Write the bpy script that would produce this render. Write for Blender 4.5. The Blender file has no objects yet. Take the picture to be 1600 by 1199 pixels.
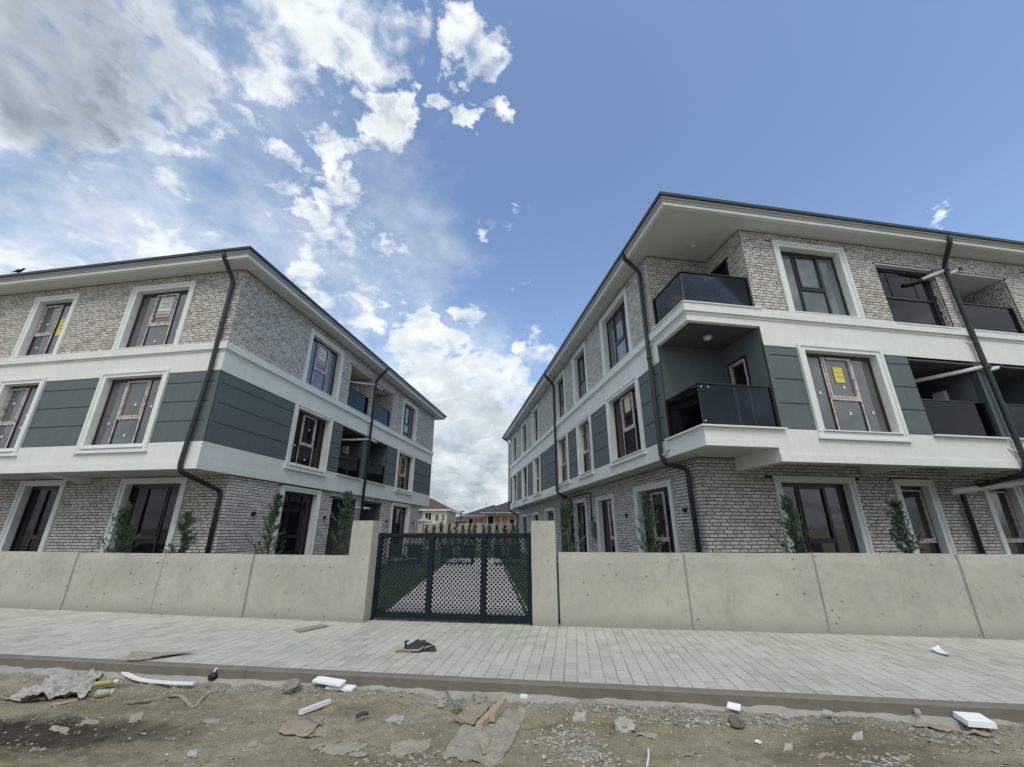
import bpy, bmesh, math, random
from math import sin, cos, tan, radians, pi, atan2, hypot, exp
from mathutils import Vector, Matrix, noise
from mathutils.geometry import delaunay_2d_cdt

scene = bpy.context.scene
COL = scene.collection
random.seed(7)

# ------------------------------------------------------------------ camera
CX, CY, F, HY, CAMH = 800.0, 615.5, 632.3, 831.0, 1.6
PITCH = math.atan((HY - CY) / F)
cam_d = bpy.data.cameras.new('camera')
cam_d.sensor_width = 36.0
cam_d.lens = F / 1600.0 * 36.0
cam_d.shift_y = (CY - 599.5) / 1600.0
cam_d.clip_start = 0.05
cam_d.clip_end = 3000
cam = bpy.data.objects.new('camera', cam_d)
cam.location = (0, 0, CAMH)
cam.rotation_euler = (pi / 2 + PITCH, 0, 0)
COL.objects.link(cam)
scene.camera = cam

FW = Vector((0, cos(PITCH), sin(PITCH)))
UPV = Vector((0, -sin(PITCH), cos(PITCH)))
def ray(x, y):
    return FW + Vector((1, 0, 0)) * ((x - CX) / F) - UPV * ((y - CY) / F)
def on_ground(x, y, z):
    d = ray(x, y)
    t = (z - CAMH) / d.z
    return Vector((d.x * t, d.y * t, z))
def project(p):
    q = Vector(p) - Vector((0, 0, CAMH))
    zz = q.dot(FW)
    if zz < 0.05:
        return None
    return (CX + F * q.x / zz, CY - F * q.dot(UPV) / zz, zz)

# ------------------------------------------------------------------ light
SUN_AZ, SUN_EL = radians(178), radians(56)     # azimuth from +Y, clockwise
SKY_STRENGTH = 0.15
CLOUD = 0.84          # radiance of sunlit cloud
EXPOSURE = 0.58
world = bpy.data.worlds.new('World')
scene.world = world
world.use_nodes = True
sun_d = bpy.data.lights.new('sun', 'SUN')
sun_d.energy = 1.12
sun_d.angle = radians(32)
sun_d.color = (1.0, 0.94, 0.83)
sun = bpy.data.objects.new('sun', sun_d)
sv = Vector((sin(SUN_AZ) * cos(SUN_EL), cos(SUN_AZ) * cos(SUN_EL), sin(SUN_EL)))
sun.rotation_euler = (-sv).to_track_quat('-Z', 'Y').to_euler()
sun.location = sv * 60
COL.objects.link(sun)
vs = scene.view_settings
vs.view_transform = 'Standard'
vs.look = 'None'
vs.gamma = 1.0
vs.exposure = EXPOSURE
vs.use_curve_mapping = False

def build_world():
    nt = world.node_tree
    N, L = nt.nodes, nt.links
    N.clear()
    out = N.new('ShaderNodeOutputWorld')
    bg = N.new('ShaderNodeBackground')
    bg.inputs['Strength'].default_value = SKY_STRENGTH
    L.new(bg.outputs[0], out.inputs[0])
    sky = N.new('ShaderNodeTexSky')
    sky.sky_type = 'NISHITA'
    sky.sun_disc = False
    sky.sun_elevation = SUN_EL
    sky.sun_rotation = SUN_AZ
    sky.air_density = 1.0
    sky.dust_density = 1.0
    sky.ozone_density = 1.5
    def M(op, a, b=None, c=None):
        n = N.new('ShaderNodeMath'); n.operation = op
        for i, v in enumerate((a, b, c)):
            if v is None: continue
            if isinstance(v, (int, float)): n.inputs[i].default_value = v
            else: L.new(v, n.inputs[i])
        return n.outputs[0]
    def smooth(v, lo, hi):
        n = N.new('ShaderNodeMapRange'); n.interpolation_type = 'SMOOTHSTEP'
        L.new(v, n.inputs[0])
        n.inputs[1].default_value = lo; n.inputs[2].default_value = hi
        n.inputs[3].default_value = 0; n.inputs[4].default_value = 1
        return n.outputs[0]
    tc = N.new('ShaderNodeTexCoord')
    d = tc.outputs['Generated']
    sep = N.new('ShaderNodeSeparateXYZ'); L.new(d, sep.inputs[0])
    sc = N.new('ShaderNodeVectorMath'); sc.operation = 'MULTIPLY'
    L.new(d, sc.inputs[0]); sc.inputs[1].default_value = (1, 1, 1.55)
    wn = N.new('ShaderNodeTexNoise'); wn.inputs['Scale'].default_value = 9.0; wn.inputs['Detail'].default_value = 6; wn.inputs['Roughness'].default_value = .62
    L.new(sc.outputs[0], wn.inputs['Vector'])
    w1 = N.new('ShaderNodeVectorMath'); w1.operation = 'SUBTRACT'; L.new(wn.outputs['Color'], w1.inputs[0]); w1.inputs[1].default_value = (.5, .5, .5)
    w2 = N.new('ShaderNodeVectorMath'); w2.operation = 'SCALE'; L.new(w1.outputs[0], w2.inputs[0]); w2.inputs['Scale'].default_value = .30
    w3 = N.new('ShaderNodeVectorMath'); w3.operation = 'ADD'; L.new(d, w3.inputs[0]); L.new(w2.outputs[0], w3.inputs[1])
    w4 = N.new('ShaderNodeVectorMath'); w4.operation = 'NORMALIZE'; L.new(w3.outputs[0], w4.inputs[0])
    dw = w4.outputs[0]          # the direction, ragged by noise: blobs get torn edges
    def nz(scale, detail, rough, off=(0, 0, 0), dist=0.0):
        mp = N.new('ShaderNodeMapping'); mp.inputs['Location'].default_value = off
        L.new(sc.outputs[0], mp.inputs[0])
        n = N.new('ShaderNodeTexNoise'); n.inputs['Scale'].default_value = scale
        n.inputs['Detail'].default_value = detail; n.inputs['Roughness'].default_value = rough
        n.inputs['Distortion'].default_value = dist
        L.new(mp.outputs[0], n.inputs['Vector'])
        return n.outputs['Fac']
    n1 = nz(6.0, 8, 0.55, (3.1, 0.7, 0.2), 0.3)
    n2 = nz(19, 6, 0.58, (1.3, 5.2, 2.2), 0.4)
    n3 = nz(4.2, 5, 0.55, (8.1, 2.2, 1.0))
    # where the clouds of the day stand: (pixel centre, angular radius in degrees, weight)
    blobs = [
        ((10, 40), 11, .78), ((150, 40), 8, .64), ((270, 40), 7, .60), ((380, 55), 6.5, .56), ((460, 80), 5.5, .54), ((330, 110), 4, .44),
        ((550, 45), 5.5, .52), ((490, 0), 6, .56), ((610, 60), 4.2, .48), ((200, 0), 10, .66), ((420, 0), 8, .60), ((585, 100), 2.5, .42), ((480, 135), 2.8, .44),
        ((30, 215), 5, .42), ((120, 235), 4, .42), ((215, 235), 3.5, .44), ((40, 120), 6, .46),
        ((722, 40), 3.2, .56), ((758, 70), 2.8, .56), ((712, 120), 1.4, .46), ((600, 195), 3.6, .54), ((640, 185), 2.2, .48), ((520, 238), 2.8, .60), ((562, 230), 1.6, .50),
        ((425, 218), 2.2, .52), ((378, 195), 2.0, .54), ((708, 190), 1.8, .50), ((755, 178), 1.7, .44),
        ((410, 295), 3.2, .40), ((440, 280), 2.5, .42), ((340, 345), 3.5, .38), ((30, 395), 7, .50), ((150, 385), 5, .44), ((280, 395), 5, .44),
        ((515, 305), 3.2, .62), ((530, 345), 4.0, .50), ((490, 385), 4, .48), ((598, 385), 2.8, .48), ((540, 465), 5, .54), ((625, 440), 2.5, .44), ((480, 460), 4, .50),
        ((640, 525), 4.5, .72), ((735, 500), 2.8, .58), ((680, 590), 6.5, .70), ((790, 590), 5.0, .58), ((835, 550), 3, .50), ((730, 640), 9, .74), ((750, 720), 13, .86), ((720, 790), 16, .92),
        ((785, 345), 1.8, .46), ((1450, 352), 1.2, .36), ((815, 435), 1.5, .42),
    ]
    cov = None
    for (px, py), rad, w in blobs:
        v = ray(px, py).normalized()
        dt = N.new('ShaderNodeVectorMath'); dt.operation = 'DOT_PRODUCT'
        L.new(dw, dt.inputs[0]); dt.inputs[1].default_value = v
        s = smooth(dt.outputs['Value'], cos(radians(rad * 1.35)), cos(radians(rad * .35)))
        s = M('MULTIPLY', s, w + .16)
        cov = s if cov is None else M('MAXIMUM', cov, s)
    # unseen sky behind and beside the camera: dense cloud added to light the facades
    back = smooth(M('MULTIPLY', sep.outputs[1], -1.0), -0.15, 0.35)
    cov = M('MAXIMUM', cov, M('MULTIPLY', back, 0.92))
    low = M('SUBTRACT', 1.0, smooth(sep.outputs[2], 0.0, 0.15))
    cov = M('MAXIMUM', cov, M('MULTIPLY', low, 0.85))
    mix = M('ADD', M('MULTIPLY', n1, 0.95), M('MULTIPLY', n2, 0.55))       # about 0.75 mean
    dens = M('ADD', M('MULTIPLY', M('SUBTRACT', mix, 0.75), 1.25), M('SUBTRACT', cov, 0.55))
    a = smooth(dens, -0.17, 0.36)
    a = M('MULTIPLY', a, 0.95)
    # a soft veil between the broken clouds of the left half
    veil = None
    for (px, py), rad, w in (((60, 270), 22, .52), ((250, 200), 16, .32), ((330, 400), 16, .50), ((560, 400), 13, .38), ((640, 640), 16, .6), ((60, 430), 18, .66)):
        v = ray(px, py).normalized()
        dt = N.new('ShaderNodeVectorMath'); dt.operation = 'DOT_PRODUCT'
        L.new(dw, dt.inputs[0]); dt.inputs[1].default_value = v
        q = M('MULTIPLY', smooth(dt.outputs['Value'], cos(radians(rad * 1.3)), cos(radians(rad * .2))), w)
        veil = q if veil is None else M('MAXIMUM', veil, q)
    veil = M('MULTIPLY', veil, smooth(M('ADD', M('MULTIPLY', n3, .7), M('MULTIPLY', n1, .3)), .30, .62))
    a = M('MAXIMUM', a, M('MULTIPLY', veil, .95))
    # thin cloud is white, the deep middle of a cloud greyer
    thick = smooth(dens, 0.16, 0.46)
    lum = M('ADD', 0.83, M('MULTIPLY', M('SUBTRACT', n2, 0.5), 0.80))
    lum = M('ADD', lum, M('MULTIPLY', M('SUBTRACT', n1, 0.5), 0.7))
    lum = M('SUBTRACT', lum, M('MULTIPLY', thick, M('ADD', 0.06, M('MULTIPLY', M('SUBTRACT', n3, 0.36), 1.5))))
    dk = N.new('ShaderNodeVectorMath'); dk.operation = 'DOT_PRODUCT'
    L.new(dw, dk.inputs[0]); dk.inputs[1].default_value = ray(10, 70).normalized()
    lum = M('SUBTRACT', lum, M('MULTIPLY', smooth(dk.outputs['Value'], cos(radians(17)), cos(radians(3))), 0.27))      # the thick grey cloud at the upper left
    lowdim = M('MULTIPLY', M('SUBTRACT', 1.0, smooth(sep.outputs[2], 0.05, 0.42)), 0.14)
    lum = M('SUBTRACT', lum, lowdim)
    lum = M('MAXIMUM', lum, 0.25)
    lumS = M('MULTIPLY', lum, CLOUD / SKY_STRENGTH)
    sh = M('MAXIMUM', M('SUBTRACT', 1.0, M('MULTIPLY', lum, 1.05)), 0.0)      # shaded cloud is bluer
    cc = N.new('ShaderNodeCombineXYZ')
    L.new(M('MULTIPLY', lumS, M('SUBTRACT', 0.975, M('MULTIPLY', sh, .16))), cc.inputs[0]); L.new(lumS, cc.inputs[1]); L.new(M('MULTIPLY', lumS, M('ADD', 0.965, M('MULTIPLY', sh, .22))), cc.inputs[2])
    mx = N.new('ShaderNodeMixRGB')
    L.new(a, mx.inputs[0]); L.new(sky.outputs[0], mx.inputs[1]); L.new(cc.outputs[0], mx.inputs[2])
    L.new(mx.outputs[0], bg.inputs['Color'])
build_world()

# ------------------------------------------------------------------ materials
def new_mat(name):
    m = bpy.data.materials.new(name); m.use_nodes = True
    nt = m.node_tree
    return m, nt.nodes, nt.links, nt.nodes['Principled BSDF']
def ramp(N, L, fac, stops):
    r = N.new('ShaderNodeValToRGB')
    el = r.color_ramp.elements
    while len(el) > 1: el.remove(el[-1])
    el[0].position = stops[0][0]; el[0].color = (*stops[0][1], 1)
    for p, c in stops[1:]:
        e = el.new(p); e.color = (*c, 1)
    L.new(fac, r.inputs[0])
    return r.outputs[0]
def tex(N, L, kind, scale, detail=6, rough=.6, vec=None, sx=(1, 1, 1), coord='Object', dist=0):
    tc = N.new('ShaderNodeTexCoord'); mp = N.new('ShaderNodeMapping')
    mp.inputs['Scale'].default_value = sx
    L.new(tc.outputs[coord], mp.inputs[0])
    t = N.new(kind); t.inputs['Scale'].default_value = scale
    if kind == 'ShaderNodeTexNoise':
        t.inputs['Detail'].default_value = detail; t.inputs['Roughness'].default_value = rough
        t.inputs['Distortion'].default_value = dist
    L.new(mp.outputs[0], t.inputs['Vector'])
    return t
def mixc(N, L, fac, a, b, mode='MIX'):
    m = N.new('ShaderNodeMixRGB'); m.blend_type = mode
    for i, v in ((0, fac), (1, a), (2, b)):
        if isinstance(v, (int, float)): m.inputs[i].default_value = v
        elif isinstance(v, tuple): m.inputs[i].default_value = (*v, 1)
        else: L.new(v, m.inputs[i])
    return m.outputs[0]
def bump(N, L, h, bsdf, strength, dist=.01):
    b = N.new('ShaderNodeBump'); b.inputs['Strength'].default_value = strength; b.inputs['Distance'].default_value = dist
    L.new(h, b.inputs['Height']); L.new(b.outputs[0], bsdf.inputs['Normal'])

MATS = {}
def simple(name, col, rough=.6, metal=0.0, var=.12, scale=3.0, bmp=.15, bscale=120, spec=.5):
    m, N, L, B = new_mat(name)
    n = tex(N, L, 'ShaderNodeTexNoise', scale)
    lo = tuple(max(0, c * (1 - var)) for c in col); hi = tuple(min(1, c * (1 + var)) for c in col)
    L.new(ramp(N, L, n.outputs['Fac'], [(.3, lo), (.7, hi)]), B.inputs['Base Color'])
    B.inputs['Roughness'].default_value = rough; B.inputs['Metallic'].default_value = metal
    B.inputs['Specular IOR Level'].default_value = spec
    if bmp:
        n2 = tex(N, L, 'ShaderNodeTexNoise', bscale, 3)
        bump(N, L, n2.outputs['Fac'], B, bmp, .004)
    MATS[name] = m
    return m
def weathered(name, col, rough=.75, streak=.16, grain=.5):
    m, N, L, B = new_mat(name)
    n = tex(N, L, 'ShaderNodeTexNoise', 1.3, 8, .65)
    s = tex(N, L, 'ShaderNodeTexNoise', 3.0, 6, .7, sx=(2.2, 2.2, .18))
    f = tex(N, L, 'ShaderNodeTexNoise', 160, 2, .5)
    c1 = ramp(N, L, n.outputs['Fac'], [(.3, tuple(c * .93 for c in col)), (.68, col)])
    c2 = ramp(N, L, s.outputs['Fac'], [(.34, tuple([1 - streak, 1 - streak * 1.02, 1 - streak * 1.15])), (.56, (1, 1, 1))])
    L.new(mixc(N, L, 1.0, c1, c2, 'MULTIPLY'), B.inputs['Base Color'])
    B.inputs['Roughness'].default_value = rough
    bump(N, L, f.outputs['Fac'], B, grain, .004)
    MATS[name] = m
    return m
weathered('white_render', (.78, .81, .78), streak=.055)
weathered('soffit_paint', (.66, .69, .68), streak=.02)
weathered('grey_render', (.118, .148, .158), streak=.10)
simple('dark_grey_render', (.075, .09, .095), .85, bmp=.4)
simple('trim_white', (.75, .785, .77), .6, var=.04, bmp=.1)
simple('black_frame', (.012, .013, .016), .35, var=.2, bmp=0)
simple('plum_frame', (.035, .018, .026), .4, var=.3, bmp=0)
simple('pipe_metal', (.022, .03, .033), .45, .0, .15, bmp=.05)
simple('gutter_metal', (.03, .036, .04), .4, .2, .2, bmp=0)
simple('roof_metal', (.05, .054, .058), .5, .1, .2)
simple('white_plastic', (.72, .72, .70), .4, var=.05, bmp=0)
simple('gate_metal', (.007, .015, .022), .6, 0, .15, bmp=.05, spec=.25)
simple('lamp_black', (.01, .01, .012), .5, bmp=0)
simple('paper_white', (.78, .78, .76), .8, var=.04, bmp=0)
simple('paper_cream', (.62, .58, .34), .8, var=.06, bmp=0)
simple('moulding_shaded', (.46, .475, .47), .7, var=.04, bmp=0)  # white moulding; the gutter overhang's shade is put into its colour
simple('paper_yellow', (.72, .66, .12), .8, var=.06, bmp=0)
simple('ink_dark', (.16, .13, .05), .8, bmp=0)
simple('ink_red', (.6, .14, .12), .8, bmp=0)
simple('ink_teal', (.2, .42, .4), .8, bmp=0)
simple('styrofoam', (.86, .87, .87), .8, var=.03, bmp=.3, bscale=300)
simple('trunk_bark', (.10, .075, .05), .9, bmp=.6, bscale=40)
simple('far_plaster_yellow', (.55, .52, .37), .85, var=.06)
simple('far_plaster_white', (.68, .68, .66), .85, var=.06)
simple('far_roof_red', (.095, .058, .05), .8, var=.25, scale=2)
simple('far_roof_dark', (.048, .05, .054), .75, var=.25, scale=2)
simple('far_concrete', (.42, .41, .38), .9, var=.12)
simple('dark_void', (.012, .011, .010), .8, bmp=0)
simple('navy_cloth', (.035, .036, .05), .9, var=.35, bmp=.6, bscale=90)
simple('cloth_lining', (.30, .27, .17), .9, var=.3)
simple('yellow_plastic', (.38, .36, .09), .5)
simple('green_twine', (.10, .20, .19), .7)
simple('blue_rag', (.05, .06, .11), .8)
simple('wood_pale', (.43, .34, .23), .8, var=.25, scale=9, bmp=.4)
simple('rag_dusty', (.29, .265, .20), .95, var=.4, scale=14, bmp=.8, bscale=60)
simple('rag_beige', (.40, .37, .29), .9, var=.2, bmp=.5)

def film():
    m, N, L, B = new_mat('protective_film')
    n = tex(N, L, 'ShaderNodeTexNoise', 9, 5, .7)
    L.new(ramp(N, L, n.outputs['Fac'], [(.34, (.36, .20, .22)), (.44, (.46, .34, .35)), (.52, (.60, .55, .55)), (.7, (.66, .64, .64))]), B.inputs['Base Color'])
    B.inputs['Roughness'].default_value = .5
    MATS['protective_film'] = m
film()

def glass_pane(name, base, ior=1.9, rough=.025, dirt=.25):
    m, N, L, B = new_mat(name)
    n = tex(N, L, 'ShaderNodeTexNoise', 1.7, 6, .65, sx=(1, 1, .4))
    L.new(ramp(N, L, n.outputs['Fac'], [(.3, tuple(c * (1 - dirt) for c in base)), (.7, tuple(c * (1 + dirt) for c in base))]), B.inputs['Base Color'])
    B.inputs['Roughness'].default_value = rough
    B.inputs['IOR'].default_value = ior
    w = tex(N, L, 'ShaderNodeTexNoise', 1.1, 1, .4)
    bump(N, L, w.outputs['Fac'], B, .06, .02)
    MATS[name] = m
glass_pane('pane_dusty', (.085, .095, .098), 2.0)
glass_pane('pane_clear', (.008, .009, .009), 1.42)
glass_pane('pane_mirror', (.012, .013, .014), 1.95)
glass_pane('pane_sky', (.10, .122, .13), 2.25)  # blue-grey base: sky reflection partly put into the colour
glass_pane('pane_dark', (.007, .010, .014), 1.36)

def rail_glass():
    m = bpy.data.materials.new('tinted_rail_glass'); m.use_nodes = True
    N, L = m.node_tree.nodes, m.node_tree.links
    N.clear()
    out = N.new('ShaderNodeOutputMaterial')
    t = N.new('ShaderNodeBsdfTransparent'); t.inputs[0].default_value = (.30, .36, .42, 1)
    g = N.new('ShaderNodeBsdfGlossy'); g.inputs['Roughness'].default_value = .03; g.inputs[0].default_value = (.9, .95, 1, 1)
    fr = N.new('ShaderNodeFresnel'); fr.inputs[0].default_value = 1.33
    mx = N.new('ShaderNodeMixShader')
    L.new(fr.outputs[0], mx.inputs[0]); L.new(t.outputs[0], mx.inputs[1]); L.new(g.outputs[0], mx.inputs[2])
    L.new(mx.outputs[0], out.inputs[0])
    MATS['tinted_rail_glass'] = m
rail_glass()

def island_rand(N, L):
    g = N.new('ShaderNodeNewGeometry'); o = N.new('ShaderNodeObjectInfo')
    a = N.new('ShaderNodeMath'); a.operation = 'ADD'
    L.new(g.outputs['Random Per Island'], a.inputs[0]); L.new(o.outputs['Random'], a.inputs[1])
    f = N.new('ShaderNodeMath'); f.operation = 'FRACT'; L.new(a.outputs[0], f.inputs[0])
    return f.outputs[0]
def brick_mat():
    m, N, L, B = new_mat('pale_brick')
    r = island_rand(N, L)
    c = ramp(N, L, r, [(0, (.47, .455, .425)), (.15, (.56, .55, .52)), (.5, (.66, .655, .63)), (.85, (.73, .72, .70)), (1, (.58, .55, .52))])
    n = tex(N, L, 'ShaderNodeTexNoise', 26, 6, .7)
    c2 = ramp(N, L, n.outputs['Fac'], [(.25, (.62, .60, .58)), (.5, (1, 1, 1)), (.8, (1.08, 1.07, 1.05))])
    big = tex(N, L, 'ShaderNodeTexNoise', .6, 4, .6)
    c3 = ramp(N, L, big.outputs['Fac'], [(.3, (.88, .87, .85)), (.65, (1, 1, 1))])
    c = mixc(N, L, 1, mixc(N, L, 1, c, c2, 'MULTIPLY'), c3, 'MULTIPLY')
    L.new(c, B.inputs['Base Color'])
    B.inputs['Roughness'].default_value = .9
    n3 = tex(N, L, 'ShaderNodeTexNoise', 60, 4, .7)
    bump(N, L, n3.outputs['Fac'], B, .7, .01)
    MATS['pale_brick'] = m
brick_mat()
simple('mortar', (.055, .054, .051), .95, var=.25, scale=8, bmp=.6)

def concrete(name, base, spots=True, warm=True):
    m, N, L, B = new_mat(name)
    n1 = tex(N, L, 'ShaderNodeTexNoise', .9, 9, .62)
    n2 = tex(N, L, 'ShaderNodeTexNoise', 6, 8, .72)
    st = tex(N, L, 'ShaderNodeTexNoise', 2.2, 7, .7, sx=(1.6, 1.6, .25))
    n3 = tex(N, L, 'ShaderNodeTexNoise', 90, 3, .6)
    c = ramp(N, L, n1.outputs['Fac'], [(.28, tuple(x * .82 for x in base)), (.5, base), (.72, tuple(min(1, x * 1.12) for x in base))])
    c = mixc(N, L, 1, c, ramp(N, L, n2.outputs['Fac'], [(.3, (.84, .84, .83)), (.52, (1, 1, 1)), (.75, (1.06, 1.05, 1.03))]), 'MULTIPLY')
    c = mixc(N, L, 1, c, ramp(N, L, st.outputs['Fac'], [(.26, (.74, .72, .66)), (.42, (1, 1, 1))]), 'MULTIPLY')
    if warm:
        rs = tex(N, L, 'ShaderNodeTexNoise', 1.7, 5, .6, sx=(1, 1, .6))
        c = mixc(N, L, 1, c, ramp(N, L, rs.outputs['Fac'], [(.58, (1, 1, 1)), (.75, (1.01, .975, .90))]), 'MULTIPLY')
    if spots:
        v = tex(N, L, 'ShaderNodeTexVoronoi', 4.2, sx=(1, 1, 1.3))
        c = mixc(N, L, 1, c, ramp(N, L, v.outputs['Distance'], [(.04, (.28, .27, .25)), (.085, (.75, .74, .72)), (.14, (1, 1, 1))]), 'MULTIPLY')
        v2 = tex(N, L, 'ShaderNodeTexVoronoi', 11, sx=(1, 1, .7))
        c = mixc(N, L, 1, c, ramp(N, L, v2.outputs['Distance'], [(.05, (.6, .59, .57)), (.10, (1, 1, 1))]), 'MULTIPLY')
        tc = N.new('ShaderNodeTexCoord'); sp = N.new('ShaderNodeSeparateXYZ'); L.new(tc.outputs['Object'], sp.inputs[0])
        zz = N.new('ShaderNodeMath'); zz.operation = 'MULTIPLY_ADD'; L.new(n2.outputs['Fac'], zz.inputs[0]); zz.inputs[1].default_value = -.55; L.new(sp.outputs[2], zz.inputs[2])
        zn = N.new('ShaderNodeMath'); zn.operation = 'MULTIPLY_ADD'; L.new(n1.outputs['Fac'], zn.inputs[0]); zn.inputs[1].default_value = -.5; L.new(zz.outputs[0], zn.inputs[2])
        mr = N.new('ShaderNodeMapRange'); L.new(zn.outputs[0], mr.inputs[0]); mr.inputs[1].default_value = -.52; mr.inputs[2].default_value = -.30; mr.inputs[3].default_value = .72; mr.inputs[4].default_value = 1
        c = mixc(N, L, 1, c, mr.outputs[0], 'MULTIPLY')
    L.new(c, B.inputs['Base Color'])
    B.inputs['Roughness'].default_value = .92
    bump(N, L, mixc(N, L, .5, n2.outputs['Fac'], n3.outputs['Fac']), B, .35, .012)
    MATS[name] = m
concrete('wall_concrete', (.445, .45, .39))
concrete('joint_concrete', (.30, .295, .265), spots=False)
concrete('bedding_concrete', (.34, .33, .295), spots=False)
concrete('kerb_concrete', (.19, .18, .148), spots=False)
concrete('path_concrete', (.52, .51, .49), spots=False, warm=False)

def paver_mat():
    m, N, L, B = new_mat('paver_concrete')
    r = island_rand(N, L)
    c = ramp(N, L, r, [(0, (.39, .385, .325)), (.5, (.45, .445, .385)), (1, (.50, .495, .43))])
    n = tex(N, L, 'ShaderNodeTexNoise', 30, 6, .7)
    c = mixc(N, L, 1, c, ramp(N, L, n.outputs['Fac'], [(.3, (.85, .85, .84)), (.6, (1.04, 1.04, 1.03))]), 'MULTIPLY')
    # cement dust lying over the blocks, in world-sized drifts
    tc = N.new('ShaderNodeNewGeometry')
    d1 = N.new('ShaderNodeTexNoise'); d1.inputs['Scale'].default_value = .75; d1.inputs['Detail'].default_value = 8; d1.inputs['Roughness'].default_value = .62
    L.new(tc.outputs['Position'], d1.inputs['Vector'])
    f = ramp(N, L, d1.outputs['Fac'], [(.42, (0, 0, 0)), (.66, (.75, .75, .75))])
    c = mixc(N, L, f, c, (.53, .525, .46))
    d2 = N.new('ShaderNodeTexNoise'); d2.inputs['Scale'].default_value = 1.9; d2.inputs['Detail'].default_value = 7; d2.inputs['Roughness'].default_value = .7
    L.new(tc.outputs['Position'], d2.inputs['Vector'])
    c = mixc(N, L, 1, c, ramp(N, L, d2.outputs['Fac'], [(.30, (.80, .79, .76)), (.45, (1, 1, 1))]), 'MULTIPLY')
    L.new(c, B.inputs['Base Color'])
    B.inputs['Roughness'].default_value = .9
    n3 = tex(N, L, 'ShaderNodeTexNoise', 110, 4, .7)
    bump(N, L, n3.outputs['Fac'], B, .4, .006)
    MATS['paver_concrete'] = m
paver_mat()
simple('joint_sand', (.26, .255, .225), .95, var=.8, scale=2.6, bmp=.5)

def dirt_mat():
    m, N, L, B = new_mat('site_dirt')
    n1 = tex(N, L, 'ShaderNodeTexNoise', .8, 9, .65)
    n2 = tex(N, L, 'ShaderNodeTexNoise', 5, 9, .75)
    n3 = tex(N, L, 'ShaderNodeTexNoise', 60, 5, .75)
    trk = tex(N, L, 'ShaderNodeTexNoise', 2.2, 7, .65, sx=(.22, 1.6, 1))
    c = ramp(N, L, n1.outputs['Fac'], [(.28, (.26, .222, .135)), (.5, (.395, .348, .23)), (.72, (.50, .46, .33))])
    c = mixc(N, L, .75, c, ramp(N, L, n2.outputs['Fac'], [(.3, (.58, .56, .52)), (.5, (1, 1, 1)), (.72, (1.28, 1.28, 1.27))]), 'MULTIPLY')
    c = mixc(N, L, .8, c, ramp(N, L, trk.outputs['Fac'], [(.34, (.68, .67, .64)), (.5, (1, 1, 1)), (.68, (1.22, 1.21, 1.19))]), 'MULTIPLY')
    # pale spilled cement along the kerb
    tc = N.new('ShaderNodeTexCoord')
    sp = N.new('ShaderNodeSeparateXYZ'); L.new(tc.outputs['Object'], sp.inputs[0])
    kd = N.new('ShaderNodeMath'); kd.operation = 'MULTIPLY_ADD'
    L.new(sp.outputs[0], kd.inputs[0]); kd.inputs[1].default_value = .143; L.new(sp.outputs[1], kd.inputs[2])   # y + .143 x
    kn = N.new('ShaderNodeMath'); kn.operation = 'MULTIPLY_ADD'
    L.new(n2.outputs['Fac'], kn.inputs[0]); kn.inputs[1].default_value = .9; L.new(kd.outputs[0], kn.inputs[2])
    kn1 = N.new('ShaderNodeMath'); kn1.operation = 'MULTIPLY_ADD'
    L.new(n1.outputs['Fac'], kn1.inputs[0]); kn1.inputs[1].default_value = .7; L.new(kn.outputs[0], kn1.inputs[2])
    mr = N.new('ShaderNodeMapRange'); L.new(kn1.outputs[0], mr.inputs[0])
    mr.inputs[1].default_value = 5.86; mr.inputs[2].default_value = 6.12
    mr.inputs[3].default_value = 0; mr.inputs[4].default_value = .75
    c = mixc(N, L, mr.outputs[0], c, (.42, .415, .385))
    # dark patch, lower left
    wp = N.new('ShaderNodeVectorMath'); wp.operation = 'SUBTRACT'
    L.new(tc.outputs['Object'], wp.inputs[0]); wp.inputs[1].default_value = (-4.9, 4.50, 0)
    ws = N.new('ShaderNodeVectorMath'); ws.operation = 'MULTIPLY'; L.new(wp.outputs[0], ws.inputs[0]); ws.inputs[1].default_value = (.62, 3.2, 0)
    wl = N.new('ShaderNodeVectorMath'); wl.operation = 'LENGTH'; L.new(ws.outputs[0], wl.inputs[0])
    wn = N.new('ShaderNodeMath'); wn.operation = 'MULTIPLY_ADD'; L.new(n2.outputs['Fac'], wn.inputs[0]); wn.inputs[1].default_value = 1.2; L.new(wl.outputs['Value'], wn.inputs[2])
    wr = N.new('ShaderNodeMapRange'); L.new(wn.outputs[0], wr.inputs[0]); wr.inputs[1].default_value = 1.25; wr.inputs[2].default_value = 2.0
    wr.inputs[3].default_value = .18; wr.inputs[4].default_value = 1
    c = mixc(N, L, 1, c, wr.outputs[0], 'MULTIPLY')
    c = mixc(N, L, .9, c, ramp(N, L, n3.outputs['Fac'], [(.3, (.6, .6, .6)), (.55, (1, 1, 1)), (.75, (1.3, 1.3, 1.3))]), 'MULTIPLY')
    L.new(c, B.inputs['Base Color'])
    B.inputs['Roughness'].default_value = .96
    bump(N, L, mixc(N, L, .55, n2.outputs['Fac'], n3.outputs['Fac']), B, 1.0, .05)
    MATS['site_dirt'] = m
dirt_mat()

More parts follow.
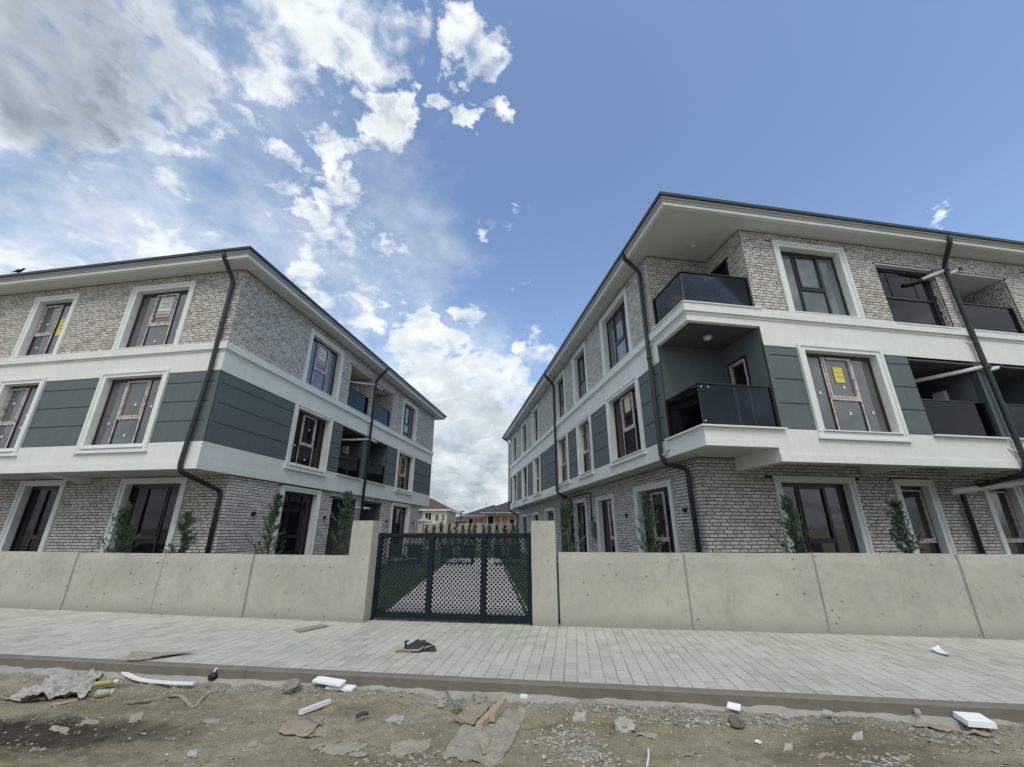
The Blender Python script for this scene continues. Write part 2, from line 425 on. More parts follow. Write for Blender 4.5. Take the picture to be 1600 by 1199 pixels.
def stone_mat(name, lo, hi):
    m, N, L, B = new_mat(name)
    r = island_rand(N, L)
    c = ramp(N, L, r, [(0, lo), (.8, hi), (1, tuple(min(1, x * 1.25) for x in hi))])
    n = tex(N, L, 'ShaderNodeTexNoise', 40, 4, .7)
    c = mixc(N, L, 1, c, ramp(N, L, n.outputs['Fac'], [(.3, (.75, .75, .75)), (.6, (1.05, 1.05, 1.05))]), 'MULTIPLY')
    L.new(c, B.inputs['Base Color']); B.inputs['Roughness'].default_value = .95
    bump(N, L, n.outputs['Fac'], B, .6, .01)
    MATS[name] = m
stone_mat('gravel_stone', (.18, .155, .10), (.38, .35, .26))
stone_mat('cement_rubble', (.235, .222, .185), (.40, .385, .34))
stone_mat('white_chips', (.5, .5, .5), (.75, .75, .74))
def cardboard(name, col):
    m, N, L, B = new_mat(name)
    n = tex(N, L, 'ShaderNodeTexNoise', 4, 7, .7)
    f = tex(N, L, 'ShaderNodeTexNoise', 45, 3, .6, sx=(1, .2, 1))
    c = ramp(N, L, n.outputs['Fac'], [(.3, tuple(x * .72 for x in col)), (.55, col), (.75, tuple(x * 1.15 for x in col))])
    c = mixc(N, L, .5, c, ramp(N, L, f.outputs['Fac'], [(.3, (.85, .85, .85)), (.7, (1.08, 1.08, 1.08))]), 'MULTIPLY')
    d = tex(N, L, 'ShaderNodeTexNoise', 7, 8, .75)
    c = mixc(N, L, ramp(N, L, d.outputs['Fac'], [(.46, (0, 0, 0)), (.62, (.8, .8, .8))]), c, (.25, .225, .165))
    L.new(c, B.inputs['Base Color']); B.inputs['Roughness'].default_value = .9
    bump(N, L, n.outputs['Fac'], B, .4, .02)
    MATS[name] = m
cardboard('cardboard', (.36, .30, .215))
cardboard('cardboard_pale', (.40, .36, .285))
cardboard('sack_paper', (.36, .335, .27))
cardboard('plastic_sheet', (.47, .46, .43))

def leaf_mat(name, lo, mid, hi):
    m, N, L, B = new_mat(name)
    r = island_rand(N, L)
    L.new(ramp(N, L, r, [(0, lo), (.6, mid), (1, hi)]), B.inputs['Base Color'])
    B.inputs['Roughness'].default_value = .7
    B.inputs['Subsurface Weight'].default_value = 0
    MATS[name] = m
leaf_mat('conifer_needles', (.022, .045, .024), (.055, .095, .048), (.12, .16, .085))
leaf_mat('grass_blades', (.022, .045, .014), (.036, .066, .02), (.06, .09, .03))
simple('lawn_green', (.030, .050, .018), .95, var=.45, scale=2.2, bmp=.8, bscale=60)
simple('orange_hollow_brick', (.37, .155, .09), .9, var=.3, scale=4)

# ------------------------------------------------------------------ builders
class Face:
    """A wall plane: along (a), outward (d), up (z), in its parent's coordinates."""
    def __init__(s, o, along, out):
        s.o = Vector(o); s.al = Vector(along).normalized(); s.ou = Vector(out).normalized()
        s.flip = s.al.cross(Vector((0, 0, 1))).dot(s.ou) < 0
    def P(s, a, d, z):
        return s.o + s.al * a + s.ou * d + Vector((0, 0, z))
class MB:
    def __init__(s): s.v = []; s.f = []; s.sm = False
    def poly(s, pts):
        pts = list(pts); i = len(s.v); s.v.extend([tuple(p) for p in pts]); s.f.append(tuple(range(i, i + len(pts))))
    def hexa(s, p, flip=False):
        # p: 8 points, bottom ring 0-3 counter-clockwise from above, top ring 4-7
        i = len(s.v); s.v.extend([tuple(q) for q in p])
        fs = [(3, 2, 1, 0), (4, 5, 6, 7), (0, 1, 5, 4), (1, 2, 6, 5), (2, 3, 7, 6), (3, 0, 4, 7)]
        for f in fs:
            f = tuple(i + k for k in (reversed(f) if flip else f)); s.f.append(f)
    def fbox(s, fc, a0, a1, d0, d1, z0, z1):
        P = fc.P
        s.hexa([P(a0, d1, z0), P(a1, d1, z0), P(a1, d0, z0), P(a0, d0, z0), P(a0, d1, z1), P(a1, d1, z1), P(a1, d0, z1), P(a0, d0, z1)], fc.flip)
    def box(s, x0, x1, y0, y1, z0, z1):
        s.hexa([(x0, y0, z0), (x1, y0, z0), (x1, y1, z0), (x0, y1, z0), (x0, y0, z1), (x1, y0, z1), (x1, y1, z1), (x0, y1, z1)])
    def tube(s, pts, r, n=10, cap=True, r2=None):
        pts = [Vector(p) for p in pts]
        base = len(s.v); m = len(pts)
        up = None
        for i, p in enumerate(pts):
            t = (pts[min(i + 1, m - 1)] - pts[max(i - 1, 0)]).normalized()
            if up is None or abs(up.dot(t)) > .95:
                up = Vector((0, 0, 1)) if abs(t.z) < .9 else Vector((1, 0, 0))
            x = t.cross(up).normalized(); y = x.cross(t).normalized(); up = y
            k = 1.0
            if 0 < i < m - 1:
                t1 = (pts[i] - pts[i - 1]).normalized(); c = max(.5, t1.dot(t)); k = 1 / c
            rr = r if r2 is None else r + (r2 - r) * i / (m - 1)
            for j in range(n):
                a = 2 * pi * j / n
                s.v.append(tuple(p + (x * cos(a) + y * sin(a)) * rr * (k if k < 1.4 else 1.4)))
        for i in range(m - 1):
            for j in range(n):
                a = base + i * n + j; b = base + i * n + (j + 1) % n
                s.f.append((a, a + n, b + n, b) if False else (a, b, b + n, a + n))
        if cap:
            s.f.append(tuple(base + j for j in reversed(range(n)))); s.f.append(tuple(base + (m - 1) * n + j for j in range(n)))
    def build(s, name, mat, parent=None, smooth=False):
        me = bpy.data.meshes.new(name)
        me.from_pydata(s.v, [], s.f)
        me.materials.append(MATS[mat] if isinstance(mat, str) else mat)
        if smooth:
            me.polygons.foreach_set('use_smooth', [True] * len(me.polygons))
        me.update()
        o = bpy.data.objects.new(name, me)
        COL.objects.link(o)
        if parent is not None: o.parent = parent
        return o
def tag(o, label=None, cat=None, group=None, kind=None):
    if label: o['label'] = label
    if cat: o['category'] = cat
    if group: o['group'] = group
    if kind: o['kind'] = kind
    return o
def thing(name, label, cat, loc=(0, 0, 0), rotz=0, group=None):
    o = bpy.data.objects.new(name, None); o.empty_display_size = .3
    COL.objects.link(o); o.location = loc; o.rotation_euler = (0, 0, rotz)
    return tag(o, label, cat, group)
def round_path(pts, r=.12, n=4):
    pts = [Vector(p) for p in pts]; out = [pts[0]]
    for i in range(1, len(pts) - 1):
        p = pts[i]; a = (pts[i - 1] - p); b = (pts[i + 1] - p)
        rr = min(r, a.length * .45, b.length * .45)
        p0 = p + a.normalized() * rr; p1 = p + b.normalized() * rr
        for k in range(n + 1):
            t = k / n
            out.append(p0 * (1 - t) ** 2 + p * 2 * t * (1 - t) + p1 * t * t)
    out.append(pts[-1])
    return out
def text_loops(txt, size):
    cu = bpy.data.curves.new('t', 'FONT'); cu.body = txt; cu.size = size; cu.resolution_u = 2; cu.fill_mode = 'FRONT'
    cu.align_x = 'CENTER'; cu.align_y = 'CENTER'
    o = bpy.data.objects.new('t', cu); COL.objects.link(o)
    dg = bpy.context.evaluated_depsgraph_get()
    me = bpy.data.meshes.new_from_object(o.evaluated_get(dg))
    vs_ = [Vector(v.co) for v in me.vertices]
    fs_ = [tuple(p.vertices) for p in me.polygons]
    cnt = {}
    for f in fs_:
        for i in range(len(f)):
            e = tuple(sorted((f[i], f[(i + 1) % len(f)]))); cnt[e] = cnt.get(e, 0) + 1
    edges = [e for e, c in cnt.items() if c == 1]
    bpy.data.objects.remove(o); bpy.data.curves.remove(cu); bpy.data.meshes.remove(me)
    return vs_, fs_, edges

# ------------------------------------------------------------------ ground
KA = Vector((1, -.143, 0)).normalized(); KN = Vector((.143, 1, 0)).normalized(); KO = Vector((0, 5.33, 0))   # kerb line: front edge through KO
def dirt_z(x, y):
    d = y + .143 * x
    if d > 5.33 + .06: return -.40
    z = -.155 + .030 * noise.fractal(Vector((x * .7, y * .9, 0)), 1, 2, 4) + .028 * noise.fractal(Vector((x * 2.6, y * 3.1, 4)), .9, 2, 4) + .016 * noise.fractal(Vector((x * 10, y * 11, 9)), .7, 2, 3)
    z += .035 * max(0, 1 - (5.33 - d) / .55) * (.6 + .8 * noise.noise(Vector((x * 1.1, 3, 1))))      # spilled cement banked on the kerb foot
    return z
def axis(lo, hi, step, far):
    c = []
    n = int(round((hi - lo) / step))
    mid = [lo + (hi - lo) * i / n for i in range(n + 1)]
    g = step * 2; left = []; x = lo
    while x > -far: x -= g; g *= 1.45; left.append(x)
    g = step * 2; right = []; x = hi
    while x < far: x += g; g *= 1.45; right.append(x)
    return list(reversed(left)) + mid + right
def build_ground():
    xs = axis(-8.2, 6.4, .032, 900); ys = axis(3.3, 6.75, .032, 900)
    v = [(x, y, dirt_z(x, y)) for y in ys for x in xs]
    w = len(xs)
    f = [(j * w + i, j * w + i + 1, (j + 1) * w + i + 1, (j + 1) * w + i) for j in range(len(ys) - 1) for i in range(w - 1)]
    b = MB(); b.v = v; b.f = f
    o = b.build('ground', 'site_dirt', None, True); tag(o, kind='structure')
build_ground()
def gh(x, y):
    d = y + .143 * x
    return dirt_z(x, y - max(0, d - 5.32))

def kp(a, n, z=0): return KO + KA * a + KN * n + Vector((0, 0, z))
KF = Face(KO, KA, -KN)
b = MB()
pr = [(0, -.45), (0, -.018), (.014, -.002), (.13, -.002), (.13, -.45)]
n0 = len(b.v)
b.fbox(KF, -40, 40, -.13, 0, -.45, -.012)
b.hexa([kp(-40, 0, -.012), kp(40, 0, -.012), kp(40, .13, -.012), kp(-40, .13, -.012), kp(-40, .014, .0), kp(40, .014, .0), kp(40, .124, .0), kp(-40, .124, .0)])
tag(b.build('kerb', 'kerb_concrete'), kind='structure')
# rough concrete bedding that shows at the foot of the kerb
b = MB(); na = 560
for i in range(na + 1):
    a = -9.5 + 17 * i / na
    wv = .035 + .075 * noise.fractal(Vector((a * 1.3, 0, 0)), 1, 2, 4) + .012 * noise.noise(Vector((a * 13, 0, 5)))
    zt = -.112 + .034 * noise.fractal(Vector((a * 2.1, 4, 0)), 1, 2, 4)
    for (nn, zz) in ((.01, zt + .012), (-max(.012, wv), zt), (-max(.03, wv + .05), -.20)):
        b.v.append(tuple(kp(a, nn, zz)))
for i in range(na):
    for j in range(2):
        p = i * 3 + j; b.f.append((p, p + 1, p + 4, p + 3))
tag(b.build('kerb_bedding', 'bedding_concrete', None, True), kind='structure')

# pavement with its paving blocks
pav = MB(); pav.hexa([kp(-40, .13, -.30), kp(40, .13, -.30), kp(40, 6.5, -.30), kp(-40, 6.5, -.30), kp(-40, .13, -.006), kp(40, .13, -.006), kp(40, 6.5, -.006), kp(-40, 6.5, -.006)])
pavement = pav.build('pavement', 'joint_sand'); tag(pavement, kind='structure')
PW, PD, PJ, PX = .155, .24, .0085, .015
def block(b, c, w, d, h, ax, ay, az, cham=.006, tilt=(0, 0)):
    """A chamfered block without its hidden back: c is the middle of its top/front."""
    pts = []
    for (k, s_) in ((-h, 0), (-cham * .6, 0), (0, cham)):
        for (sx, sy) in ((-1, -1), (1, -1), (1, 1), (-1, 1)):
            x = sx * (w / 2 - s_); y = sy * (d / 2 - s_)
            pts.append(c + ax * x + ay * y + az * (k + tilt[0] * x + tilt[1] * y))
    i = len(b.v); b.v.extend([tuple(p) for p in pts])
    flip = ax.cross(ay).dot(az) < 0
    for r in (0, 4):
        for j in range(4):
            q = (i + r + j, i + r + (j + 1) % 4, i + r + 4 + (j + 1) % 4, i + r + 4 + j)
            b.f.append(tuple(reversed(q)) if flip else q)
    q = (i + 8, i + 9, i + 10, i + 11); b.f.append(tuple(reversed(q)) if flip else q)
def wall_y(x):
    return 8.5538 - .181 * (x + 3.177) if x < -2.8 else (8.175 - .1316 * (x - .7995) if x > .4 else 8.62 - .155 * (x + 1.2) + .35)
def build_pavers():
    rnd = random.Random(3)
    cand = []
    UP = Vector((0, 0, 1))
    for i in range(-92, 66):
        a = i * PW + .03
        off = (i % 2) * PD * .5
        n = .13
        while n < 5.2:
            dd = PD
            if n == .13 and off: dd = off
            c = kp(a, n + dd / 2)
            if c.y - .12 < wall_y(c.x) + .1:
                cand.append((c + Vector((0, 0, rnd.uniform(-.0025, .0025))), dd, rnd))
            n += dd
    scored = []
    for k, (c, dd, _) in enumerate(cand):
        p = project(c); ar = 0
        if p and 5 < p[0] < 1595 and p[1] < 1195 and dd == PD:
            ar = 1 / p[2] ** 3
        scored.append((ar, k))
    scored.sort(reverse=True)
    chosen = set(k for ar, k in scored[:300] if ar > 0)
    proto = MB(); block(proto, Vector((0, 0, 0)), PW - PJ, PD - PX, .05, Vector((1, 0, 0)), Vector((0, 1, 0)), UP)
    po = proto.build('paver', 'paver_concrete', pavement)
    me = po.data; first = True
    field = MB()
    rot = atan2(KA.y, KA.x)
    for k, (c, dd, _) in enumerate(cand):
        if k in chosen:
            o = po if first else po.copy()
            if not first: COL.objects.link(o); o.parent = pavement
            first = False
            o.location = c; o.rotation_euler = (rnd.uniform(-.008, .008), rnd.uniform(-.008, .008), rot + rnd.uniform(-.008, .008))
        else:
            block(field, c, PW - PJ, dd - PX, .05, KA, KN, UP, tilt=(rnd.uniform(-.008, .008), rnd.uniform(-.008, .008)))
    tag(field.build('paver_field', 'paver_concrete', pavement), kind='stuff')
build_pavers()

# garden behind the wall
b = MB()
b.poly([(-30, 13.0, .02), (-2.60, 8.95, .02), (-2.60, 9.25, .02), (-3.75, 27.3, .02), (-3.85, 29, .02), (-30, 29, .02)])
b.poly([(.30, 8.6, .02), (30, 4.9, .02), (30, 45, .02), (-10, 45, .02), (-10, 29, .02), (-3.85, 29, .02), (-3.75, 27.3, .02), (-.80, 27.3, .02)])
tag(b.build('lawn', 'lawn_green'), kind='structure')
b = MB(); b.poly([(-2.60, 8.76, .012), (.36, 8.4, .012), (.34, 9.6, .024), (-.74, 27.4, .024), (-3.77, 27.4, .024), (-2.62, 9.3, .024)])
tag(b.build('garden_path', 'path_concrete'), kind='structure')
# cross strips of the path
rnd = random.Random(11)
b = MB()
for k in range(5200):
    y = rnd.uniform(9.4, 22); side = rnd.random() < .5
    x = (-2.75 - (y - 9.4) * .064 - rnd.random() ** 1.5 * 2.6) if side else (.45 - (y - 9.4) * .058 + rnd.random() ** 1.5 * 1.6)
    h = rnd.uniform(.03, .075); a = rnd.uniform(0, pi); w = .006
    dx, dy = cos(a) * w, sin(a) * w; lx, ly = rnd.uniform(-.03, .03), rnd.uniform(-.03, .03)
    b.poly([(x - dx, y - dy, .02), (x + dx, y + dy, .02), (x + lx, y + ly, .02 + h)])
tag(b.build('grass', 'grass_blades'), 'short green grass of the lawn behind the gate', 'grass', kind='stuff')

# ------------------------------------------------------------------ boundary wall, pillars, gate
def boundary_wall(label, origin, direction, edges, height, th=.2):
    al = Vector((direction[0], direction[1], 0)).normalized()
    t = thing('boundary_wall', label, 'wall', origin, atan2(al.y, al.x))
    fc = Face((0, 0, 0), (1, 0, 0), (0, -1, 0))
    rnd = random.Random(int(height * 100))
    for i in range(len(edges) - 1):
        a0, a1 = edges[i] + .018, edges[i + 1] - .018
        b = MB(); nx, nz = 14, 8; g = []
        top = height + rnd.uniform(-.008, .008); push = rnd.uniform(-.008, .012)
        for jz in range(nz + 1):
            for jx in range(nx + 1):
                a = a0 + (a1 - a0) * jx / nx; z = -.05 + (top + .05) * jz / nz
                d = push + .007 * noise.noise(Vector((a * 1.3 + 3, z * 1.7, height)))
                if jz == nz: d -= .012; z += .004 * noise.noise(Vector((a * 5, 1, height)))
                if jx in (0, nx): d -= .006
                g.append(fc.P(a, d, z))
        w = nx + 1
        b.v = [tuple(p) for p in g]
        for jz in range(nz):
            for jx in range(nx):
                p = jz * w + jx; b.f.append((p, p + 1, p + w + 1, p + w))
        q = len(b.v)
        for jx in range(w): b.v.append(tuple(fc.P(a0 + (a1 - a0) * jx / nx, -th, top)))
        for jx in range(nx):
            p = nz * w + jx; b.f.append((p, p + 1, q + jx + 1, q + jx))
        r0 = len(b.v); b.v += [tuple(fc.P(a0, -th, -.05)), tuple(fc.P(a1, -th, -.05))]
        b.f.append(tuple([r0 + 1, r0, q] + [q + k for k in range(1, w)]))
        b.f.append(tuple([r0] + [j * w for j in range(nz + 1)] + [q]))
        b.f.append(tuple([r0 + 1, q + nx] + [j * w + nx for j in reversed(range(nz + 1))]))
        b.build('wall_panel', 'wall_concrete', t)
        if i:
            # squeezed-out joint between two pours
            e = edges[i]; b = MB(); k = 24; rr = random.Random(i)
            for j in range(k + 1):
                z = -.03 + (height + .03) * j / k
                w0 = .020 + .016 * abs(noise.noise(Vector((z * 4, i * 3.3, 1)))) + (.05 * max(0, .25 - z) if i % 2 else 0)
                w1 = .020 + .018 * abs(noise.noise(Vector((z * 5, i * 5.1, 7))))
                dd = -.010 + .012 * noise.noise(Vector((z * 6, i, 2)))
                b.v += [tuple(fc.P(e - w0 - .004, -.03, z)), tuple(fc.P(e - w0 * .4, dd, z)), tuple(fc.P(e + w1 * .4, dd, z)), tuple(fc.P(e + w1 + .004, -.03, z))]
            for j in range(k):
                for c_ in range(3):
                    p = j * 4 + c_; b.f.append((p, p + 1, p + 5, p + 4))
            b.build('joint_filler', 'joint_concrete', t, True)
    return t
dL = (1, -.181); kL = hypot(1, .181)
boundary_wall('low concrete boundary wall in poured sections left of the gate', (-3.177, 8.5538, 0), dL, [x * kL for x in (-15.4, -13.2, -11.0, -8.8, -6.54, -4.263, -2.123, -.02)], 1.15)
dR = (1, -.1316); kR = hypot(1, .1316)
boundary_wall('low concrete boundary wall in poured sections right of the gate', (.7995, 8.175, 0), dR, [x * kR for x in (.05, 2.31, 4.45, 6.66, 8.9, 11.1, 13.3)], 1.235)
def pillar(label, p, direction, w, h, dep, proud):
    al = Vector((direction[0], direction[1], 0)).normalized()
    t = thing('gate_pillar', label, 'pillar', p, atan2(al.y, al.x), 'gate pillars')
    b = MB(); n = 14; rings = []
    for j in range(n + 1):
        z = -.06 + (h + .06) * j / n
        jit = lambda s: .006 * noise.noise(Vector((z * 3, s, w)))
        c = .008 if j == n else 0
        b.v += [(0 + jit(1) + c, -proud + jit(2) + c, z), (w + jit(3) - c, -proud + jit(4) + c, z), (w + jit(5) - c, dep - c, z), (0 + jit(6) + c, dep - c, z)]
    for j in range(n):
        for k in range(4):
            p_ = j * 4 + k; q = j * 4 + (k + 1) % 4
            b.f.append((p_, q, q + 4, p_ + 4))
    b.f.append(tuple(n * 4 + k for k in range(4)))
    b.build('pillar_shaft', 'wall_concrete', t)
pillar('square concrete gate pillar at the left end of the gate', (-3.20, 8.555, 0), dL, .45, 1.81, .36, .02)
pillar('square concrete gate pillar at the right end of the gate', (.37, 8.235, 0), dR, .46, 1.80, .36, .02)

def build_gate():
    o = Vector((-2.72, 8.755, 0)); e = Vector((.365, 8.275, 0))
    al = (e - o); W = al.length; al.normalize()
    t = thing('gate', 'dark blue metal gate of three laser cut panels between concrete pillars', 'gate', o, atan2(al.y, al.x))
    fc = Face((0, 0, 0), (1, 0, 0), (0, -1, 0))
    Z0, Z1 = .035, 1.575
    posts = [(0, .095), (1.09, 1.185), (2.165, 2.25), (W - .06, W)]
    b = MB()
    for a0, a1 in posts: b.fbox(fc, a0, a1, -.03, .03, Z0, Z1)
    for (a0, a1) in ((.095, 1.09), (1.185, 2.165), (2.25, W - .06)):
        b.fbox(fc, a0, a1, -.027, .027, Z1 - .075, Z1 - .003); b.fbox(fc, a0, a1, -.027, .027, Z0 + .003, Z0 + .10)
    b.build('gate_frame', 'gate_metal', t)
    for q in ((.0, .03, -.05, .05, 0, .05), (2.20, 2.22, -.012, .012, -.02, .04), (W - .025, W, -.05, .05, -.02, .05)):
        b = MB(); b.fbox(fc, *q); b.build('floor_bolt', 'gate_metal', t)
    b = MB(); b.tube([fc.P(2.21, .02, .86), fc.P(2.21, .08, .86), fc.P(2.12, .08, .86)], .009, 8)
    b.build('handle', 'gate_metal', t)
    C_ = .0572
    s2 = math.sqrt(.5)
    # open stroke letters, so that no counter falls out of the cut sheet
    def arc(cx, cy, rx, ry, a0, a1, n=9): return [(cx + rx * cos(radians(a0 + (a1 - a0) * k / n)), cy + ry * sin(radians(a0 + (a1 - a0) * k / n))) for k in range(n + 1)]
    GL = {'M': ([[(0, 0), (.06, 1), (.40, .25), (.74, 1), (.80, 0)]], .95),
          'e': ([[(.10, .36)] + [(.60, .36)] + arc(.33, .36, .29, .34, 18, 158)[0:], arc(.33, .36, .29, .34, 190, 325)], .78),
          'v': ([[(0, .70), (.27, 0), (.54, .70)]], .66),
          'a': ([arc(.32, .36, .29, .34, 40, 325), [(.72, .70), (.72, 0)]], .92),
          'P': ([[(0, 0), (0, 1), (.34, 1)] + arc(.34, .74, .24, .26, 80, -90) + [(.16, .48)]], .72),
          'r': ([[(0, 0), (0, .70)], arc(.24, .46, .13, .24, 170, 45)], .46),
          'k': ([[(0, 0), (0, 1)], [(.46, .70), (.16, .36), (.50, 0)]], .60), ' ': ([], .34)}
    def strokes(txt, size, cx, cy, th):
        w = sum(GL[c][1] for c in txt) * size; x = cx - w / 2; res = []
        for c in txt:
            for pl in GL[c][0]:
                pl = [Vector((x + u * size, cy + v * size)) for u, v in pl]; lft, rgt = [], []
                for k in range(len(pl)):
                    d0 = (pl[k] - pl[k - 1]).normalized() if k else None; d1 = (pl[k + 1] - pl[k]).normalized() if k < len(pl) - 1 else None
                    d = (d0 + d1).normalized() if d0 and d1 else (d0 or d1)
                    m = 1 / max(.45, d.dot(d1 or d0)); nv = Vector((-d.y, d.x)) * th / 2 * m
                    lft.append(pl[k] + nv); rgt.append(pl[k] - nv)
                res.append(lft + rgt[::-1])
            x += GL[c][1] * size
        return res
    for (a0, a1) in ((.095, 1.09), (1.185, 2.165), (2.25, W - .06)):
        z0, z1 = Z0 + .10, Z1 - .075
        verts = [Vector((a0 - .01, z0 - .01)), Vector((a1 + .01, z0 - .01)), Vector((a1 + .01, z1 + .01)), Vector((a0 - .01, z1 + .01))]
        edges = [(0, 1), (1, 2), (2, 3), (3, 0)]; loops = []
        def loop(pts):
            i = len(verts); pts = [Vector(p) for p in pts]; verts.extend(pts); loops.append(pts)
            edges.extend((i + k, i + (k + 1) % len(pts)) for k in range(len(pts)))
        ca = (a0 + a1) / 2
        sx0, sx1, sz0, sz1 = a0 + .155, a1 - .155, z1 - .49, z1 - .145
        R = 30
        for i in range(-R, R):
            for j in range(-R, R):
                p, q = i * C_, j * C_
                x = (p - q) * s2 + a0 + .07; z = (p + q) * s2 + z0 + .60
                if (i + j) % 2: dirv = Vector((-s2, s2))
                else: dirv = Vector((s2, s2))
                nv = Vector((-dirv.y, dirv.x))
                hl, hw = .0425, .0092
                pts = [Vector((x, z)) + dirv * hl * sa + nv * hw * sb for sa, sb in ((-1, -1), (1, -1), (1, 1), (-1, 1))]
                lim = [(0, 1, a0 + .014), (0, -1, a1 - .014), (1, 1, z0 + .014), (1, -1, z1 - .016)]
                if sx0 - .03 < x < sx1 + .03 and sz0 - .03 < z < sz1 + .03:
                    if sx0 < x < sx1 and sz0 < z < sz1: continue
                    ex = [(sx0 - x, (0, -1, sx0)), (x - sx1, (0, 1, sx1)), (sz0 - z, (1, -1, sz0)), (z - sz1, (1, 1, sz1))]
                    lim.append(max(ex)[1])
                for ax_, sg_, v_ in lim:
                    res = []
                    for k in range(len(pts)):
                        p_, q_ = pts[k - 1], pts[k]
                        ip, iq = (p_[ax_] - v_) * sg_ > 0, (q_[ax_] - v_) * sg_ > 0
                        if ip != iq:
                            t_ = (v_ - p_[ax_]) / (q_[ax_] - p_[ax_]); res.append(p_ + (q_ - p_) * t_)
                        if iq: res.append(q_)
                    pts = res
                    if len(pts) < 3: break
                if len(pts) < 3: continue
                ar_ = abs(sum(pts[k - 1].x * pts[k].y - pts[k].x * pts[k - 1].y for k in range(len(pts)))) / 2
                if ar_ < .00016: continue
                loop(pts)
        # emblem: two nested leaves around a small drop
        lc = Vector((ca - .03, z1 - .255))
        def leaf(rx, rz, a_from, a_to, w0, n=12):
            o_, i_ = [], []
            for k in range(n + 1):
                a = radians(a_from + (a_to - a_from) * k / n)
                taper = sin(pi * (k + .6) / (n + 1.2)) ** .5
                o_.append(lc + Vector((cos(a) * rx, sin(a) * rz)))
                i_.append(lc + Vector((cos(a) * (rx - w0 * taper), sin(a) * (rz - w0 * taper))))
            loop(o_ + list(reversed(i_)))
        leaf(.072, .098, 100, 250, .020); leaf(.072, .098, 285, 440, .020)
        leaf(.040, .060, 60, 300, .016); leaf(.020, .028, -170, 150, .012, 9)
        for lp in strokes('Meva Park', .092, ca - .01, z1 - .462, .0125): loop(lp)
        rv, re, rf, _, _, _ = delaunay_2d_cdt(verts, edges, [], 0, 1e-5)
        bbs = [(min(p.x for p in lp), max(p.x for p in lp), min(p.y for p in lp), max(p.y for p in lp), lp) for lp in loops]
        def cut(c):
            for x0_, x1_, y0_, y1_, lp in bbs:
                if x0_ < c.x < x1_ and y0_ < c.y < y1_:
                    ins = False
                    for k in range(len(lp)):
                        p, q = lp[k], lp[k - 1]
                        if (p.y > c.y) != (q.y > c.y) and c.x < (q.x - p.x) * (c.y - p.y) / (q.y - p.y) + p.x: ins = not ins
                    if ins: return True
            return False
        rf = [f for f in rf if not cut((rv[f[0]] + rv[f[1]] + rv[f[2]]) / 3)]
        b = MB(); n = len(rv)
        for d in (.004, -.004):
            b.v += [tuple(fc.P(v.x, d, v.y)) for v in rv]
        cnt = {}
        for f in rf:
            b.f.append(tuple(f)); b.f.append(tuple(n + k for k in reversed(f)))
            for k in range(len(f)):
                e = (f[k], f[(k + 1) % len(f)]); cnt[e] = 1
        for (p, q) in cnt:
            if (q, p) not in cnt: b.f.append((q, p, n + p, n + q))
        b.build('gate_panel', 'gate_metal', t)
build_gate()

